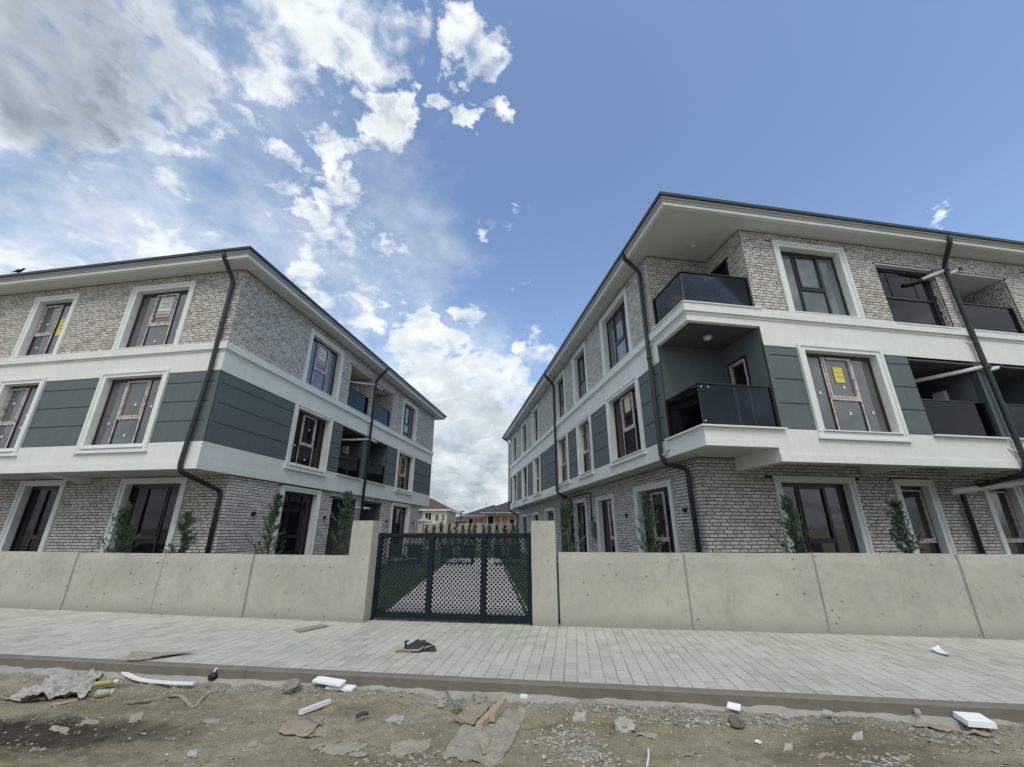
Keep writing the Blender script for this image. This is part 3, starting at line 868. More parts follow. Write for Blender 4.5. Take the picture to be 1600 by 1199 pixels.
# ------------------------------------------------------------------ apartment buildings
BH, BL, BJ, BV_ = .0860, .2400, .0175, .023
class Building:
    def __init__(s, label, loc, rotz):
        s.root = thing('apartment_building', label, 'apartment building', loc, rotz)
        s.mw = Matrix.Translation(loc) @ Matrix.Rotation(rotz, 4, 'Z')
        s.bricks = []; s.rnd = random.Random(int(loc[0] * 10) + 50)
        s.mort = MB()
    def rects(s, a0, a1, z0, z1, holes):
        A = sorted({a0, a1, *[min(max(h[k], a0), a1) for h in holes for k in (0, 1)]})
        Zs = sorted({z0, z1, *[min(max(h[k], z0), z1) for h in holes for k in (2, 3)]})
        for i in range(len(A) - 1):
            for j in range(len(Zs) - 1):
                ca, cz = (A[i] + A[i + 1]) / 2, (Zs[j] + Zs[j + 1]) / 2
                if any(h[0] < ca < h[1] and h[2] < cz < h[3] for h in holes): continue
                yield A[i], A[i + 1], Zs[j], Zs[j + 1]
    def panelled(s, mb, fc, a0, a1, z0, z1, holes, d=0):
        for (p, q, u, v) in s.rects(a0, a1, z0, z1, holes):
            pts = [fc.P(p, d, u), fc.P(q, d, u), fc.P(q, d, v), fc.P(p, d, v)]
            mb.poly(reversed(pts) if fc.flip else pts)
    def brick_wall(s, fc, a0, a1, z0, z1, holes=(), phase=0.0, wrap0=True):
        mb = MB(); s.panelled(mb, fc, a0, a1, z0, z1, holes, -.004); mb.build('mortar_wall', 'mortar', s.root)
        r = s.rnd
        row = int(math.floor(z0 / BH)); 
        while row * BH < z1:
            zb, zt = row * BH, (row + 1) * BH
            zb2, zt2 = max(zb, z0), min(zt, z1)
            if zt2 - zb2 > .022:
                a = a0 - ((row % 2) * .5 + phase) * BL - .03 * ((row * 7) % 3)
                ed_ = [a0]
                while a < a1:
                    a += BL
                    if a > a0 + .05 and a < a1 - .05: ed_.append(a)
                ed_.append(a1)
                for x0, x1 in zip(ed_, ed_[1:]):
                    segs = [(x0, x1)]
                    for h in holes:
                        if h[3] <= zb2 + .03 or h[2] >= zt2 - .03: continue
                        ns = []
                        for (p, q) in segs:
                            if h[1] <= p or h[0] >= q: ns.append((p, q)); continue
                            if h[0] - p > .02: ns.append((p, h[0]))
                            if q - h[1] > .02: ns.append((h[1], q))
                        segs = ns
                    zz0, zz1 = zb2, zt2
                    for h in holes:
                        if h[0] < x1 and h[1] > x0:
                            if zb2 < h[2] < zt2 and h[2] - zb2 <= zt2 - h[2] + .06 and h[3] > zt2: zz1 = min(zz1, max(h[2], zb2 + .02))
                            if zb2 < h[3] < zt2 and h[2] < zb2: zz0 = max(zz0, min(h[3], zt2 - .02))
                    for (p, q) in segs:
                        if q - p < .03: continue
                        s.bricks.append((fc, (p + q) / 2, (zz0 + zz1) / 2, q - p - BV_, zz1 - zz0 - BJ, r.uniform(.009, .020)))
            row += 1
    def finish_bricks(s, ymax=858):
        UP = Vector((0, 0, 1)); r = s.rnd
        sc = []
        for k, (fc, a, z, w, h, d) in enumerate(s.bricks):
            if abs(w - BL + BV_) > .004 or h < BH - BJ - .002: continue
            p0 = fc.P(a, d, z); wp = s.mw @ p0
            p = project(wp)
            if not p or not (4 < p[0] < 1596) or not (4 < p[1] < ymax): continue
            on = s.mw.to_3x3() @ fc.ou
            v = (Vector((0, 0, CAMH)) - wp)
            f = on.dot(v.normalized())
            if f <= .05: continue
            sc.append((f / v.length_squared, k))
        sc.sort(reverse=True)
        chosen = set(k for _, k in sc[:300])
        pm = MB(); block(pm, Vector((0, 0, 0)), BL - BV_, BH - BJ, .02, Vector((1, 0, 0)), Vector((0, 1, 0)), Vector((0, 0, 1)), .007)
        po = pm.build('brick', 'pale_brick', s.root); first = True
        st = MB()
        for k, (fc, a, z, w, h, d) in enumerate(s.bricks):
            if k in chosen:
                o = po if first else po.copy()
                if not first: COL.objects.link(o); o.parent = s.root
                first = False
                ax = -fc.al if fc.flip else fc.al
                m = Matrix((ax, UP, fc.ou)).transposed().to_4x4(); m.translation = fc.P(a + r.uniform(-.002, .002), d, z + r.uniform(-.0015, .0015))
                m = m @ Matrix.Rotation(r.uniform(-.006, .006), 4, 'Z') @ Matrix.Rotation(r.uniform(-.02, .02), 4, 'Y') @ Matrix.Rotation(r.uniform(-.04, .04), 4, 'X')
                o.matrix_local = m
            else:
                rz = r.uniform(-.006, .006)
                ax = (fc.al + UP * rz); ay = (UP - fc.al * rz)
                block(st, fc.P(a + r.uniform(-.002, .002), d, z + r.uniform(-.0015, .0015)), max(.012, w + r.uniform(-.005, .003)), max(.01, h + r.uniform(-.003, .002)), .02, ax, ay, fc.ou, .007, (r.uniform(-.02, .02), r.uniform(-.04, .04)))
        tag(st.build('brickwork', 'pale_brick', s.root), kind='stuff')
    # ---- pieces
    def part(s, name, mat, fn, parent=None, smooth=False):
        b = MB(); fn(b); return b.build(name, mat, parent or s.root, smooth)
    def window(s, fc, a0, a1, z0, z1, kind=3, film=True, glass='pane_dusty', apron=None, sill=True, mirror=False, stickers=3, poster=None, tw=.20, frame='plum_frame', sheet=False):
        r = s.rnd
        b = MB()
        i0, i1, y0, y1 = a0 + tw, a1 - tw, z0 + (.04 if sill else .0), z1 - tw * .85
        o_ = .075
        # moulded surround: raised outer fillet, flat face, reveal
        b.fbox(fc, a0, a0 + o_, -.02, .062, z0, z1); b.fbox(fc, a1 - o_, a1, -.02, .062, z0, z1); b.fbox(fc, a0 + o_, a1 - o_, -.02, .062, z1 - o_, z1)
        b.fbox(fc, a0 + o_, i0, -.24, .036, z0, z1 - o_); b.fbox(fc, i1, a1 - o_, -.24, .036, z0, z1 - o_); b.fbox(fc, i0, i1, -.24, .036, y1, z1 - o_)
        if not sill: b.fbox(fc, i0, i1, -.24, .03, z0 - .02, y0)
        w = b.build('window', 'trim_white', s.root)
        if sill:
            q = MB(); q.fbox(fc, i0 - .06, i1 + .06, -.28, .085, z0 + .01, y0)
            if apron is not None:
                q.fbox(fc, a0, a1, -.02, .045, apron + .05, z0 - .003); q.fbox(fc, a0 - .03, a1 + .03, -.02, .085, apron, apron + .05)
            q.build('window_sill', 'trim_white', w)
        # frame
        D0, D1 = -.21, -.15
        fr = MB(); fw = .055
        fr.fbox(fc, i0, i0 + fw, D0, D1, y0, y1); fr.fbox(fc, i1 - fw, i1, D0, D1, y0, y1)
        fr.fbox(fc, i0 + fw, i1 - fw, D0, D1, y1 - fw * 1.7, y1); fr.fbox(fc, i0 + fw, i1 - fw, D0, D1, y0, y0 + fw)
        W_ = i1 - i0
        if kind == 3: ms = [i0 + W_ * .285, i0 + W_ * .70]; cells = [(i0 + fw, ms[0] - .03), (ms[0] + .03, ms[1] - .03), (ms[1] + .03, i1 - fw)]; op = 1
        elif kind == 2:
            m_ = i0 + W_ * (.54 if not mirror else .46); ms = [m_]; cells = [(i0 + fw, m_ - .03), (m_ + .03, i1 - fw)]; op = 0 if not mirror else 1
        else: ms = []; cells = [(i0 + fw, i1 - fw)]; op = 0
        for m_ in ms: fr.fbox(fc, m_ - .03, m_ + .03, D0, D1 + .002, y0 + fw, y1 - fw * 1.7)
        fr.build('window_frame', frame, w)
        zt = y0 + (y1 - y0) * .42
        sa = MB(); c0, c1 = cells[op]; e = .045
        sa.fbox(fc, c0, c1, D0 + .01, D1 + .012, zt - .035, zt + .035)
        top = y1 - fw * 1.7
        sa.fbox(fc, c0 + .006, c0 + e, D0 + .012, D1 + .02, zt + .035, top - .004); sa.fbox(fc, c1 - e, c1 - .006, D0 + .012, D1 + .02, zt + .035, top - .004)
        sa.fbox(fc, c0 + e, c1 - e, D0 + .012, D1 + .02, top - e, top - .004); sa.fbox(fc, c0 + e, c1 - e, D0 + .012, D1 + .02, zt + .035, zt + e + .03)
        sa.build('sash', 'protective_film' if film else frame, w)
        if film:
            for m_ in ms:
                g = MB(); g.fbox(fc, m_ - .022, m_ + .022, D1, D1 + .006, y0 + fw, top); g.build('film_strip', 'protective_film', w)
        # panes
        panes = []
        for ci, (p, q) in enumerate(cells):
            if ci == op: panes += [(p, q, y0 + fw, zt - .035), (p + e, q - e, zt + e, top - e)]
            else: panes.append((p, q, y0 + fw, top))
        for (p, q, u, v) in panes:
            g = MB(); t0, t1 = r.uniform(-.004, .004), r.uniform(-.004, .004)
            P = fc.P; d = D0 + .035
            pts = [P(p, d - .008, u), P(q, d - .008, u), P(q, d - .014, u), P(p, d - .014, u), P(p, d + t0, v), P(q, d + t1, v), P(q, d - .006 + t1, v), P(p, d - .006 + t0, v)]
            g.hexa(pts, fc.flip)
            g.build('pane', glass, w)
        for k in range(stickers):
            p, q, u, v = panes[k % len(panes)]
            if q - p < .2: continue
            a = p + (q - p) * r.uniform(.35, .65); z = u + (v - u) * r.uniform(.25, .6)
            g = MB(); sz = .035
            g.fbox(fc, a - sz * .8, a + sz * .8, D0 + .036, D0 + .044, z - sz, z + sz)
            g.build('sticker', 'paper_white', w)
        if sheet:
            p, q, u, v = panes[0]; g = MB(); g.fbox(fc, p + .12, q - .08, D0 + .040, D0 + .048, u + .1, v - .04); g.build('paper_sheet', 'paper_white', w)  # white patch put in for daylight seen through the window
        if poster:
            p, q, u, v = panes[0] if poster == 'big' else panes[(op + 1) if kind == 3 else -1]
            s.poster(fc, (p + q) / 2, v - (v - u) * .40, poster, w, D0 + .042)
        return w
    def poster(s, fc, a, z, style, parent, d):
        if style == 'cream':
            g = MB(); g.fbox(fc, a - .19, a + .19, d, d + .005, z - .10, z + .42); g.build('paper_sheet', 'paper_cream', parent)
        elif style == 'big':
            g = MB(); g.fbox(fc, a - .19, a + .19, d, d + .005, z - .40, z + .22); g.build('notice', 'paper_yellow', parent)
            s.letters(fc, a, z + .10, 'SATILIK', .092, 'ink_dark', parent, d + .0055)
            g = MB()
            for k in range(3): g.fbox(fc, a - .15, a + .14 - .04 * k, d + .005, d + .0062, z - .06 - .1 * k, z - .035 - .1 * k)
            g.build('print', 'ink_dark', parent)
        elif style == 'yellow':
            hw, hh = .135, .21
            g = MB(); g.fbox(fc, a - hw, a + hw, d, d + .005, z - hh, z + hh); o = g.build('notice', 'paper_yellow', parent)
            s.letters(fc, a, z + .06, 'SATILIK', .070, 'ink_dark', parent, d + .0055)
            g = MB()
            for k in range(8): g.fbox(fc, a - .10 + k * .026, a - .10 + k * .026 + .018, d + .005, d + .0065, z - .07, z - .045)
            g.build('print', 'ink_dark', parent)
        else:
            hw, hh = .25, .36
            g = MB(); g.fbox(fc, a - hw, a + hw, d, d + .005, z - hh, z + hh); g.build('notice', 'paper_white', parent)
            s.letters(fc, a, z + .27, 'SATILIK', .125, 'ink_red', parent, d + .0055)
            g = MB()
            for k in range(3): g.fbox(fc, a - .21, a + .2 - .05 * (k % 2), d + .005, d + .0062, z + .12 - k * .08, z + .155 - k * .08)
            g.fbox(fc, a - .23, a + .23, d + .005, d + .0062, z - .22, z - .15)
            g.build('print', 'ink_teal', parent)
            g = MB(); g.fbox(fc, a - .23, a + .23, d + .005, d + .0062, z - .33, z - .25); g.build('print', 'ink_red', parent)
    def letters(s, fc, a, z, txt, size, mat, parent, d):
        vs_, fs_, _ = text_loops(txt, size)
        left = s.mw.to_3x3() @ fc.al
        # read from the street: run the text towards the viewer's right
        sg = -1 if fc.flip else 1
        b = MB()
        b.v = [tuple(fc.P(a + sg * v.x, d, z + v.y)) for v in vs_]; b.f = [tuple(f) for f in fs_]
        b.build('lettering', mat, parent)
    def panels(s, fc, a0, a1, z0, z1, cuts, end0=False, end1=False):
        """grey render boards with open joints; plain strip where a corner returns"""
        m = .115
        zs = [z0] + sorted(cuts) + [z1]
        b = MB(); b.fbox(fc, a0, a1, -.06, -.022, z0, z1)
        b.build('panel_backing', 'dark_grey_render', s.root)
        if end0: q = MB(); q.fbox(fc, a0, a0 + m, -.03, .001, z0, z1); q.build('corner_strip', 'grey_render', s.root); a0 += m
        if end1: q = MB(); q.fbox(fc, a1 - m, a1, -.03, .001, z0, z1); q.build('corner_strip', 'grey_render', s.root); a1 -= m
        for i in range(len(zs) - 1):
            q = MB(); q.fbox(fc, a0 + .001, a1 - .001, -.03, .0, zs[i] + (.013 if i else .02), zs[i + 1] - (.013 if i < len(zs) - 2 else 0))
            q.build('wall_board', 'grey_render', s.root)
    def loggia(s, fc, a0, a1, z0, z1, depth, brick=False, rail=True, glazed=False, door=True, ceil='soffit_paint', rail_h=.98, box_at=None):
        r_in0 = Face(fc.P(a0, 0, 0), -fc.ou, fc.al); r_in1 = Face(fc.P(a1, 0, 0), -fc.ou, -fc.al); back = Face(fc.P(0, -depth, 0), fc.al, fc.ou)
        wallm = 'dark_grey_render'
        b = MB(); b.fbox(fc, a0 + .003, a1 - .003, -depth, -.003, z1 - .05, z1 - .004); b.build('loggia_ceiling', ceil, s.root)
        b = MB(); b.fbox(fc, a0 + .003, a1 - .003, -depth, -.01, z0 - .06, z0 + .012); b.build('loggia_floor', 'far_concrete', s.root)
        dr = (a0 + .35, a0 + 1.35, z0 + .02, z0 + 1.98)
        if brick:
            for f in (r_in0, r_in1): s.brick_wall(f, .012, depth, z0, z1 - .05)
            s.brick_wall(back, a0, a1, z0, z1 - .05, [dr])
        else:
            b = MB()
            for f in (r_in0, r_in1): s.panelled(b, f, 0, depth, z0, z1 - .04, [])
            s.panelled(b, back, a0, a1, z0, z1 - .04, [dr])
            b.build('loggia_wall', 'grey_render', s.root)
        if door: s.door(back, *dr)
        if box_at is not None:
            f, p, q = (r_in1 if box_at[0] else r_in0), box_at[1], box_at[2]
            b = MB(); b.fbox(f, p - .16, p + .16, 0, .07, q, q + .42); b.fbox(f, p - .14, p + .14, .07, .085, q + .02, q + .40); b.build('fuse_box', 'white_plastic', s.root)
        if glazed:
            m = MB(); zz = z0 + .95; D0, D1 = -.20, -.14
            m.fbox(fc, a0, a0 + .06, D0, D1, z0, z1 - .05); m.fbox(fc, a1 - .16, a1, D0, D1, z0, z1 - .05); m.fbox(fc, a0 + .06, a1 - .16, D0, D1, z1 - .15, z1 - .05)
            m.fbox(fc, a0 + .06, a1 - .16, D0, D1, zz - .03, zz + .03); m.fbox(fc, a0 + .06, a1 - .16, D0, D1, z0, z0 + .05)
            fr = m.build('glazing_frame', 'black_frame', s.root)
            n = 4; ww = (a1 - .16 - a0 - .06) / n
            for k in range(n):
                g = MB(); g.fbox(fc, a0 + .06 + k * ww + .008, a0 + .06 + (k + 1) * ww - .008, D0 + .02 + .012 * (k % 2), D0 + .03 + .012 * (k % 2), zz + .03, z1 - .15); g.build('pane', 'pane_dark', fr)
            g = MB(); g.fbox(fc, a0 + .06, a1 - .16, D0 + .02, D0 + .03, z0 + .05, zz - .03); g.build('pane', 'pane_dark', fr)
        elif rail:
            s.rail(fc, a0 + .01, a1 - .01, z0 + .05, z0 + rail_h, -.10, posts=True)
        b = MB(); b.fbox(fc, a0 - .06, a1 + .06, -.16, .10, z0 - .035, z0 + .002); b.build('balcony_sill', 'trim_white', s.root)
    def rail(s, fc, a0, a1, z0, z1, d, posts=True, parent=None):
        b = MB()
        b.fbox(fc, a0, a1, d - .03, d + .03, z1 - .03, z1)
        b.fbox(fc, a0, a1, d - .02, d + .02, z0 - .05, z0 - .012)
        if posts: b.fbox(fc, a0, a0 + .045, d - .045, d + .03, z0 - .05, z1 - .03); b.fbox(fc, a1 - .045, a1, d - .045, d + .03, z0 - .05, z1 - .03)
        o = b.build('balcony_railing', 'black_frame', parent or s.root)
        g = MB(); g.fbox(fc, a0 + .01, a1 - .01, d - .005, d + .005, z0 - .012, z1 - .03); g.build('glass_panel', 'tinted_rail_glass', o)
        return o
    def door(s, fc, a0, a1, z0, z1, film=False):
        b = MB(); f = .07
        b.fbox(fc, a0, a0 + f, -.12, .012, z0, z1); b.fbox(fc, a1 - f, a1, -.12, .012, z0, z1); b.fbox(fc, a0 + f, a1 - f, -.12, .012, z1 - f, z1); b.fbox(fc, a0 + f, a1 - f, -.12, .012, z0, z0 + .1)
        o = b.build('balcony_door', 'black_frame', s.root)
        if film:
            q = MB(); q.fbox(fc, a0 + f, a0 + f + .05, -.06, .018, z0 + .1, z1 - f); q.fbox(fc, a1 - f - .05, a1 - f, -.06, .018, z0 + .1, z1 - f); q.fbox(fc, a0 + f + .05, a1 - f - .05, -.06, .018, z1 - f - .06, z1 - f)
            q.build('sash', 'protective_film', o)
        g = MB(); g.fbox(fc, a0 + f, a1 - f, -.08, -.07, z0 + .1, z1 - f); g.build('pane', 'pane_clear', o)
    def pipe(s, pts, r=.062, collars=()):
        b = MB(); b.tube(round_path(pts, .14), r, 14)
        o = b.build('downpipe', 'pipe_metal', s.root, True)
        for (p, q) in collars:
            c = MB(); c.tube([p, q], r + .012, 14); c.build('pipe_collar', 'pipe_metal', o, True)
        return o
    def spur(s, p, q, r=.05, cap=.16, tip=True):
        p, q = Vector(p), Vector(q); t = (q - p).normalized(); L_ = (q - p).length
        b = MB(); b.tube([p, q - t * (cap if tip else 0)], r, 12); o = b.build('drain_branch', 'white_plastic', s.root, True)
        if tip: c = MB(); c.tube([q - t * cap, q], r * 1.05, 12); c.build('branch_cap', 'lamp_black', o, True)
    def bracket(s, fc, a, z):
        b = MB(); b.tube([fc.P(a - .05, .10, z), fc.P(a - .20, .01, z + .10)], .018, 8); b.tube([fc.P(a + .05, .10, z), fc.P(a + .20, .01, z + .10)], .018, 8)
        b.build('pipe_bracket', 'white_plastic', s.root, True)
    def lamp(s, fc, a, z):
        b = MB(); b.fbox(fc, a - .045, a + .045, 0, .09, z - .055, z + .055); b.fbox(fc, a - .055, a + .055, -.005, .012, z - .07, z + .07)
        b.build('wall_lamp', 'lamp_black', s.root)
    def ceiling_lamp(s, p, r=.11):
        b = MB(); p = Vector(p); b.tube([p, p - Vector((0, 0, .05)), p - Vector((0, 0, .085))], r, 18, True, r * .55)
        b.build('ceiling_lamp', 'white_plastic', s.root, True)
    def roof(s, x0, x1, y0, y1, ov, zs, hip=1.6):
        def ring(name, mat, o0, o1, z0, z1):
            b = MB()
            X0, X1, Y0, Y1 = x0 - o1, x1 + o1, y0 - o1, y1 + o1
            i0, i1, j0, j1 = x0 - o0, x1 + o0, y0 - o0, y1 + o0
            b.box(X0, X1, Y0, j0, z0, z1); b.box(X0, X1, j1, Y1, z0, z1); b.box(X0, i0, j0, j1, z0, z1); b.box(i1, X1, j0, j1, z0, z1)
            return b.build(name, mat, s.root)
        b = MB(); b.box(x0 - ov + .1, x1 + ov - .1, y0 - ov + .1, y1 + ov - .1, zs, zs + .05); b.build('soffit', 'soffit_paint', s.root)
        ring('fascia', 'trim_white', ov - .19, ov - .08, zs - .035, zs + .06)
        ring('fascia_moulding', 'moulding_shaded', ov - .13, ov - .045, zs + .061, zs + .115)
        ring('fascia_moulding', 'moulding_shaded', ov - .13, ov - .005, zs + .116, zs + .165)
        ring('gutter', 'gutter_metal', ov - .10, ov + .045, zs + .166, zs + .25)
        b = MB(); e = ov - .02; X0, X1, Y0, Y1 = x0 - e, x1 + e, y0 - e, y1 + e; z = zs + .225
        w, l = X1 - X0, Y1 - Y0
        if w < l: A, B_ = (X0 + w / 2, Y0 + w / 2), (X0 + w / 2, Y1 - w / 2)
        else: A, B_ = (X0 + l / 2, Y0 + l / 2), (X1 - l / 2, Y0 + l / 2)
        P = [(X0, Y0, z), (X1, Y0, z), (X1, Y1, z), (X0, Y1, z), (*A, z + hip), (*B_, z + hip)]
        b.v = P
        if w < l: b.f = [(0, 1, 4), (1, 2, 5, 4), (2, 3, 5), (3, 0, 4, 5)]
        else: b.f = [(0, 1, 5, 4), (1, 2, 5), (2, 3, 4, 5), (3, 0, 4)]
        b.build('roof', 'roof_metal', s.root)

# ======== left building: x to the right along the front, y away from the street; corner at the origin
aL, aR = radians(9.0), radians(-9.34)
LL = Vector((13.8 * sin(radians(-37.83)), 13.8 * cos(radians(-37.83)), 0))
A = Building('three storey pale brick apartment building left of the gate', LL, -aL)
LFr = Face((0, 0, 0), (-1, 0, 0), (0, -1, 0)); LSd = Face((0, 0, 0), (0, 1, 0), (1, 0, 0))
LGf = Face((0, 1.27, 0), (-1, 0, 0), (0, -1, 0)); LGs = Face((-.08, 0, 0), (0, 1, 0), (1, 0, 0))
UF, VF = 15.0, 17.9
TZ0, TZ1, SOF = 6.93, 9.48, 9.50
# windows (along, along, z, z)
tw_f = [(1.66, 4.03, 6.935, 9.21, 3), (6.15, 7.95, 6.935, 9.21, 2), (10.2, 12.5, 6.935, 9.21, 3)]
mw_f = [(1.70, 4.09, 3.82, 6.19, 3), (6.17, 7.95, 3.82, 6.19, 2), (10.2, 12.5, 3.82, 6.19, 3)]
gw_f = [(1.50, 3.84, .30, 3.155, 3), (5.91, 7.68, .30, 3.155, 2), (10.0, 12.2, .30, 3.155, 3)]
for i, (a, c, z, w, k) in enumerate(tw_f): A.window(LFr, a, c, z, w, k, film=True, mirror=True, poster=('list' if i == 0 else 'big' if i == 1 else None))
for i, (a, c, z, w, k) in enumerate(mw_f): A.window(LFr, a, c, z, w, k, film=True, mirror=True, apron=3.70, stickers=4)
for i, (a, c, z, w, k) in enumerate(gw_f): A.window(LGf, a, c, z, w, k, film=False, glass='pane_clear', sill=False, stickers=0, frame='black_frame')
tw_s = [(3.42, 5.80, 6.935, 9.21, 3), (12.40, 14.60, 6.935, 9.21, 3)]
mw_s = [(3.32, 5.68, 3.82, 6.12, 3), (12.25, 14.70, 3.82, 6.12, 3)]
gw_s = [(3.45, 5.72, .30, 3.14, 3), (12.27, 14.77, .30, 3.14, 3)]
for i, (a, c, z, w, k) in enumerate(tw_s): A.window(LSd, a, c, z, w, k, film=(i == 0), poster=('list' if i == 0 else None), sheet=(i == 1))
for i, (a, c, z, w, k) in enumerate(mw_s): A.window(LSd, a, c, z, w, k, film=True, glass='pane_clear' if i else 'pane_clear', apron=3.69, sheet=(i == 1))
for i, (a, c, z, w, k) in enumerate(gw_s): A.window(LGs, a, c, z, w, k, film=False, glass='pane_clear', sill=False, stickers=0, frame='black_frame')
hole = lambda w: (w[0], w[1], w[2], w[3])
lt = [(6.58, 8.55, 6.96, 9.02), (9.03, 11.0, 6.96, 9.02)]
A.brick_wall(LFr, -.012, UF, TZ0, TZ1, [hole(w) for w in tw_f])
A.brick_wall(LSd, -.012, VF, TZ0, TZ1, [hole(w) for w in tw_s] + lt)
A.loggia(LSd, *lt[0], 1.5, brick=True, box_at=(1, .9, 8.2)); A.loggia(LSd, *lt[1], 1.5, brick=True)
lm = [(6.55, 8.45, 3.93, 6.04), (9.08, 11.0, 3.93, 6.04)]
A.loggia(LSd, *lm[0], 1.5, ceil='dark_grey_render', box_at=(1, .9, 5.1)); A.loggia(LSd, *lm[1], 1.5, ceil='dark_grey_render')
lg = [(6.60, 8.48, .05, 2.98), (9.08, 11.0, .05, 2.98)]
A.brick_wall(LGf, .07, UF, -.1, 3.30, [hole(w) for w in gw_f])
A.brick_wall(LGs, 1.258, 16.35, -.1, 3.20, [hole(w) for w in gw_s] + lg, .5)
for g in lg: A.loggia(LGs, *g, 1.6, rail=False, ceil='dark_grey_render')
# bands
def bands(bd, fcs, z_low0, z_low1, z_top0, z_top1, z_led, holes_low=None):
    pass
zc = [4.55, 5.13, 5.71]
def band_pair(bd, ff, fs, uf, vf, z0, z1, d, name, mat, back=-.10, c0f=None, s0=None):
    """one moulding round the corner: the front run carries the corner, the side run butts against it"""
    b = MB()
    b.fbox(ff, -d, uf, back, d, z0, z1)
    b.fbox(fs, -back, vf, back, d, z0, z1)
    return b.build(name, mat, bd.root)
band_pair(A, LFr, LSd, UF, VF, 6.71, 6.93, .085, 'ledge', 'white_render')
band_pair(A, LFr, LSd, UF, VF, 6.655, 6.708, .035, 'ledge_moulding', 'white_render')
band_pair(A, LFr, LSd, UF, VF, 6.05, 6.653, .014, 'white_band', 'white_render', back=-.012)
band_pair(A, LFr, LSd, UF, VF, 3.42, 3.95, .014, 'white_band', 'white_render')
band_pair(A, LFr, LSd, UF, VF, 3.20, 3.417, .028, 'white_band', 'white_render')
# grey boards between the white surrounds
for (p, q, e0, e1) in ((.0, 1.70, True, False), (4.09, 6.17, False, False), (7.95, 10.2, False, False)): A.panels(LFr, p, q, 3.95, 6.165, zc, e0, e1)
for (p, q, e0, e1) in ((.06, 3.32, True, False), (5.68, 6.55, False, False), (11.0, 12.25, False, False), (14.70, 17.9, False, False)): A.panels(LSd, p, q, 3.95, 6.12, zc, e0, e1)
b = MB(); b.fbox(LSd, 8.45, 9.08, -1.5, -.005, 3.95, 6.05); b.fbox(LSd, 8.55, 9.03, -1.5, -.02, 6.94, 9.5); b.build('loggia_pier', 'grey_render', A.root)
# slab over the recessed ground floor with its beams
b = MB(); b.box(-UF, -.10, .10, 2.0, 3.215, 3.33); b.build('slab_soffit', 'soffit_paint', A.root)
for (u0, u1) in ((5.0, 5.35), (8.4, 8.75)):
    b = MB(); b.hexa([(-u1, .1, 3.20), (-u0, .1, 3.20), (-u0, 1.25, 3.02), (-u1, 1.25, 3.02), (-u1, .1, 3.30), (-u0, .1, 3.30), (-u0, 1.25, 3.30), (-u1, 1.25, 3.30)]); b.build('beam', 'white_render', A.root)
# closing walls and roof
b = MB(); b.box(-UF, -.35, VF - .25, VF, 3.2, 9.5); b.box(-UF, -UF + .25, .3, VF - .3, 0, 9.5); b.box(-UF + .3, -.4, 16.15, 16.35, 0, 3.2); b.build('wall', 'white_render', A.root)
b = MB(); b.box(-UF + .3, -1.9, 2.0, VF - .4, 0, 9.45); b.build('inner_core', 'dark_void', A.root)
A.roof(-UF, 0, 0, VF, .66, SOF)
# downpipes
A.pipe([LFr.P(.22, .64, 9.64), LFr.P(.22, .60, 9.50), LFr.P(.22, .12, 9.03), LFr.P(.22, .12, 6.0), LFr.P(.40, .11, 3.30), LFr.P(.40, .05, 3.12), LFr.P(.19, -1.15, 2.72), LFr.P(.20, -1.17, .0)],
       collars=[(LFr.P(.22, .12, 8.9), LFr.P(.22, .12, 8.98))])
A.pipe([LSd.P(8.75, .64, 9.64), LSd.P(8.75, .60, 9.50), LSd.P(8.75, .12, 8.95), LSd.P(8.75, .12, .0)])
for z in (8.72, 5.88, 2.62):
    A.spur(LSd.P(8.70, .07, z), LSd.P(7.3, -.55, z - .30) if z > 3 else LSd.P(8.25, .12, z + .02), .05, tip=False); A.spur(LSd.P(8.80, .07, z + .03), LSd.P(9.75, .05, z + .04), .05)
for z in (6.52, 3.55): A.bracket(LSd, 8.75, z)
for v in (2.39, 6.17, 11.75, 15.39): A.lamp(LGs, v, 2.14)
A.finish_bricks()

# ======== right building
RR = Vector((9.78 * sin(radians(25.98)), 9.78 * cos(radians(25.98)), 0))
Bd = Building('three storey pale brick apartment building with corner balconies right of the gate', RR, -aR)
RFr = Face((0, 0, 0), (1, 0, 0), (0, -1, 0)); RSd = Face((0, 0, 0), (0, 1, 0), (-1, 0, 0))
RGf = Face((0, 1.5, 0), (1, 0, 0), (0, -1, 0)); RGs = Face((.7, 0, 0), (0, 1, 0), (-1, 0, 0))
UR_, VR_ = 15.0, 27.4
BU, BV = 1.98, 1.47           # corner balcony
T0 = 6.96
tw_f = [(2.92, 5.22, 6.965, 9.24, 3), (11.8, 14.1, 6.965, 9.24, 3)]
mw_f = [(2.90, 5.41, 3.82, 6.10, 3), (11.7, 14.2, 3.82, 6.10, 3)]
gw_f = [(2.80, 5.26, .30, 2.99, 3), (6.48, 7.81, .30, 2.97, 1), (9.45, 10.8, .30, 2.97, 1)]
for i, (a, c, z, w, k) in enumerate(tw_f): Bd.window(RFr, a, c, z, w, k, film=False, frame='black_frame', stickers=0, glass='pane_sky')
for i, (a, c, z, w, k) in enumerate(mw_f): Bd.window(RFr, a, c, z, w, k, film=True, apron=3.64, stickers=4, poster=('yellow' if i == 0 else None))
for i, (a, c, z, w, k) in enumerate(gw_f): Bd.window(RGf, a, c, z, w, k, film=(k == 1), glass='pane_mirror', sill=False, stickers=1, frame='black_frame')
tw_s = [(2.87, 5.25, 6.965, 9.33, 3), (6.97, 8.80, 6.965, 9.33, 2), (10.17, 12.0, 6.965, 9.33, 2), (16.0, 17.78, 6.965, 9.33, 2), (19.7, 21.65, 6.965, 9.30, 2), (23.9, 25.9, 6.965, 9.30, 2)]
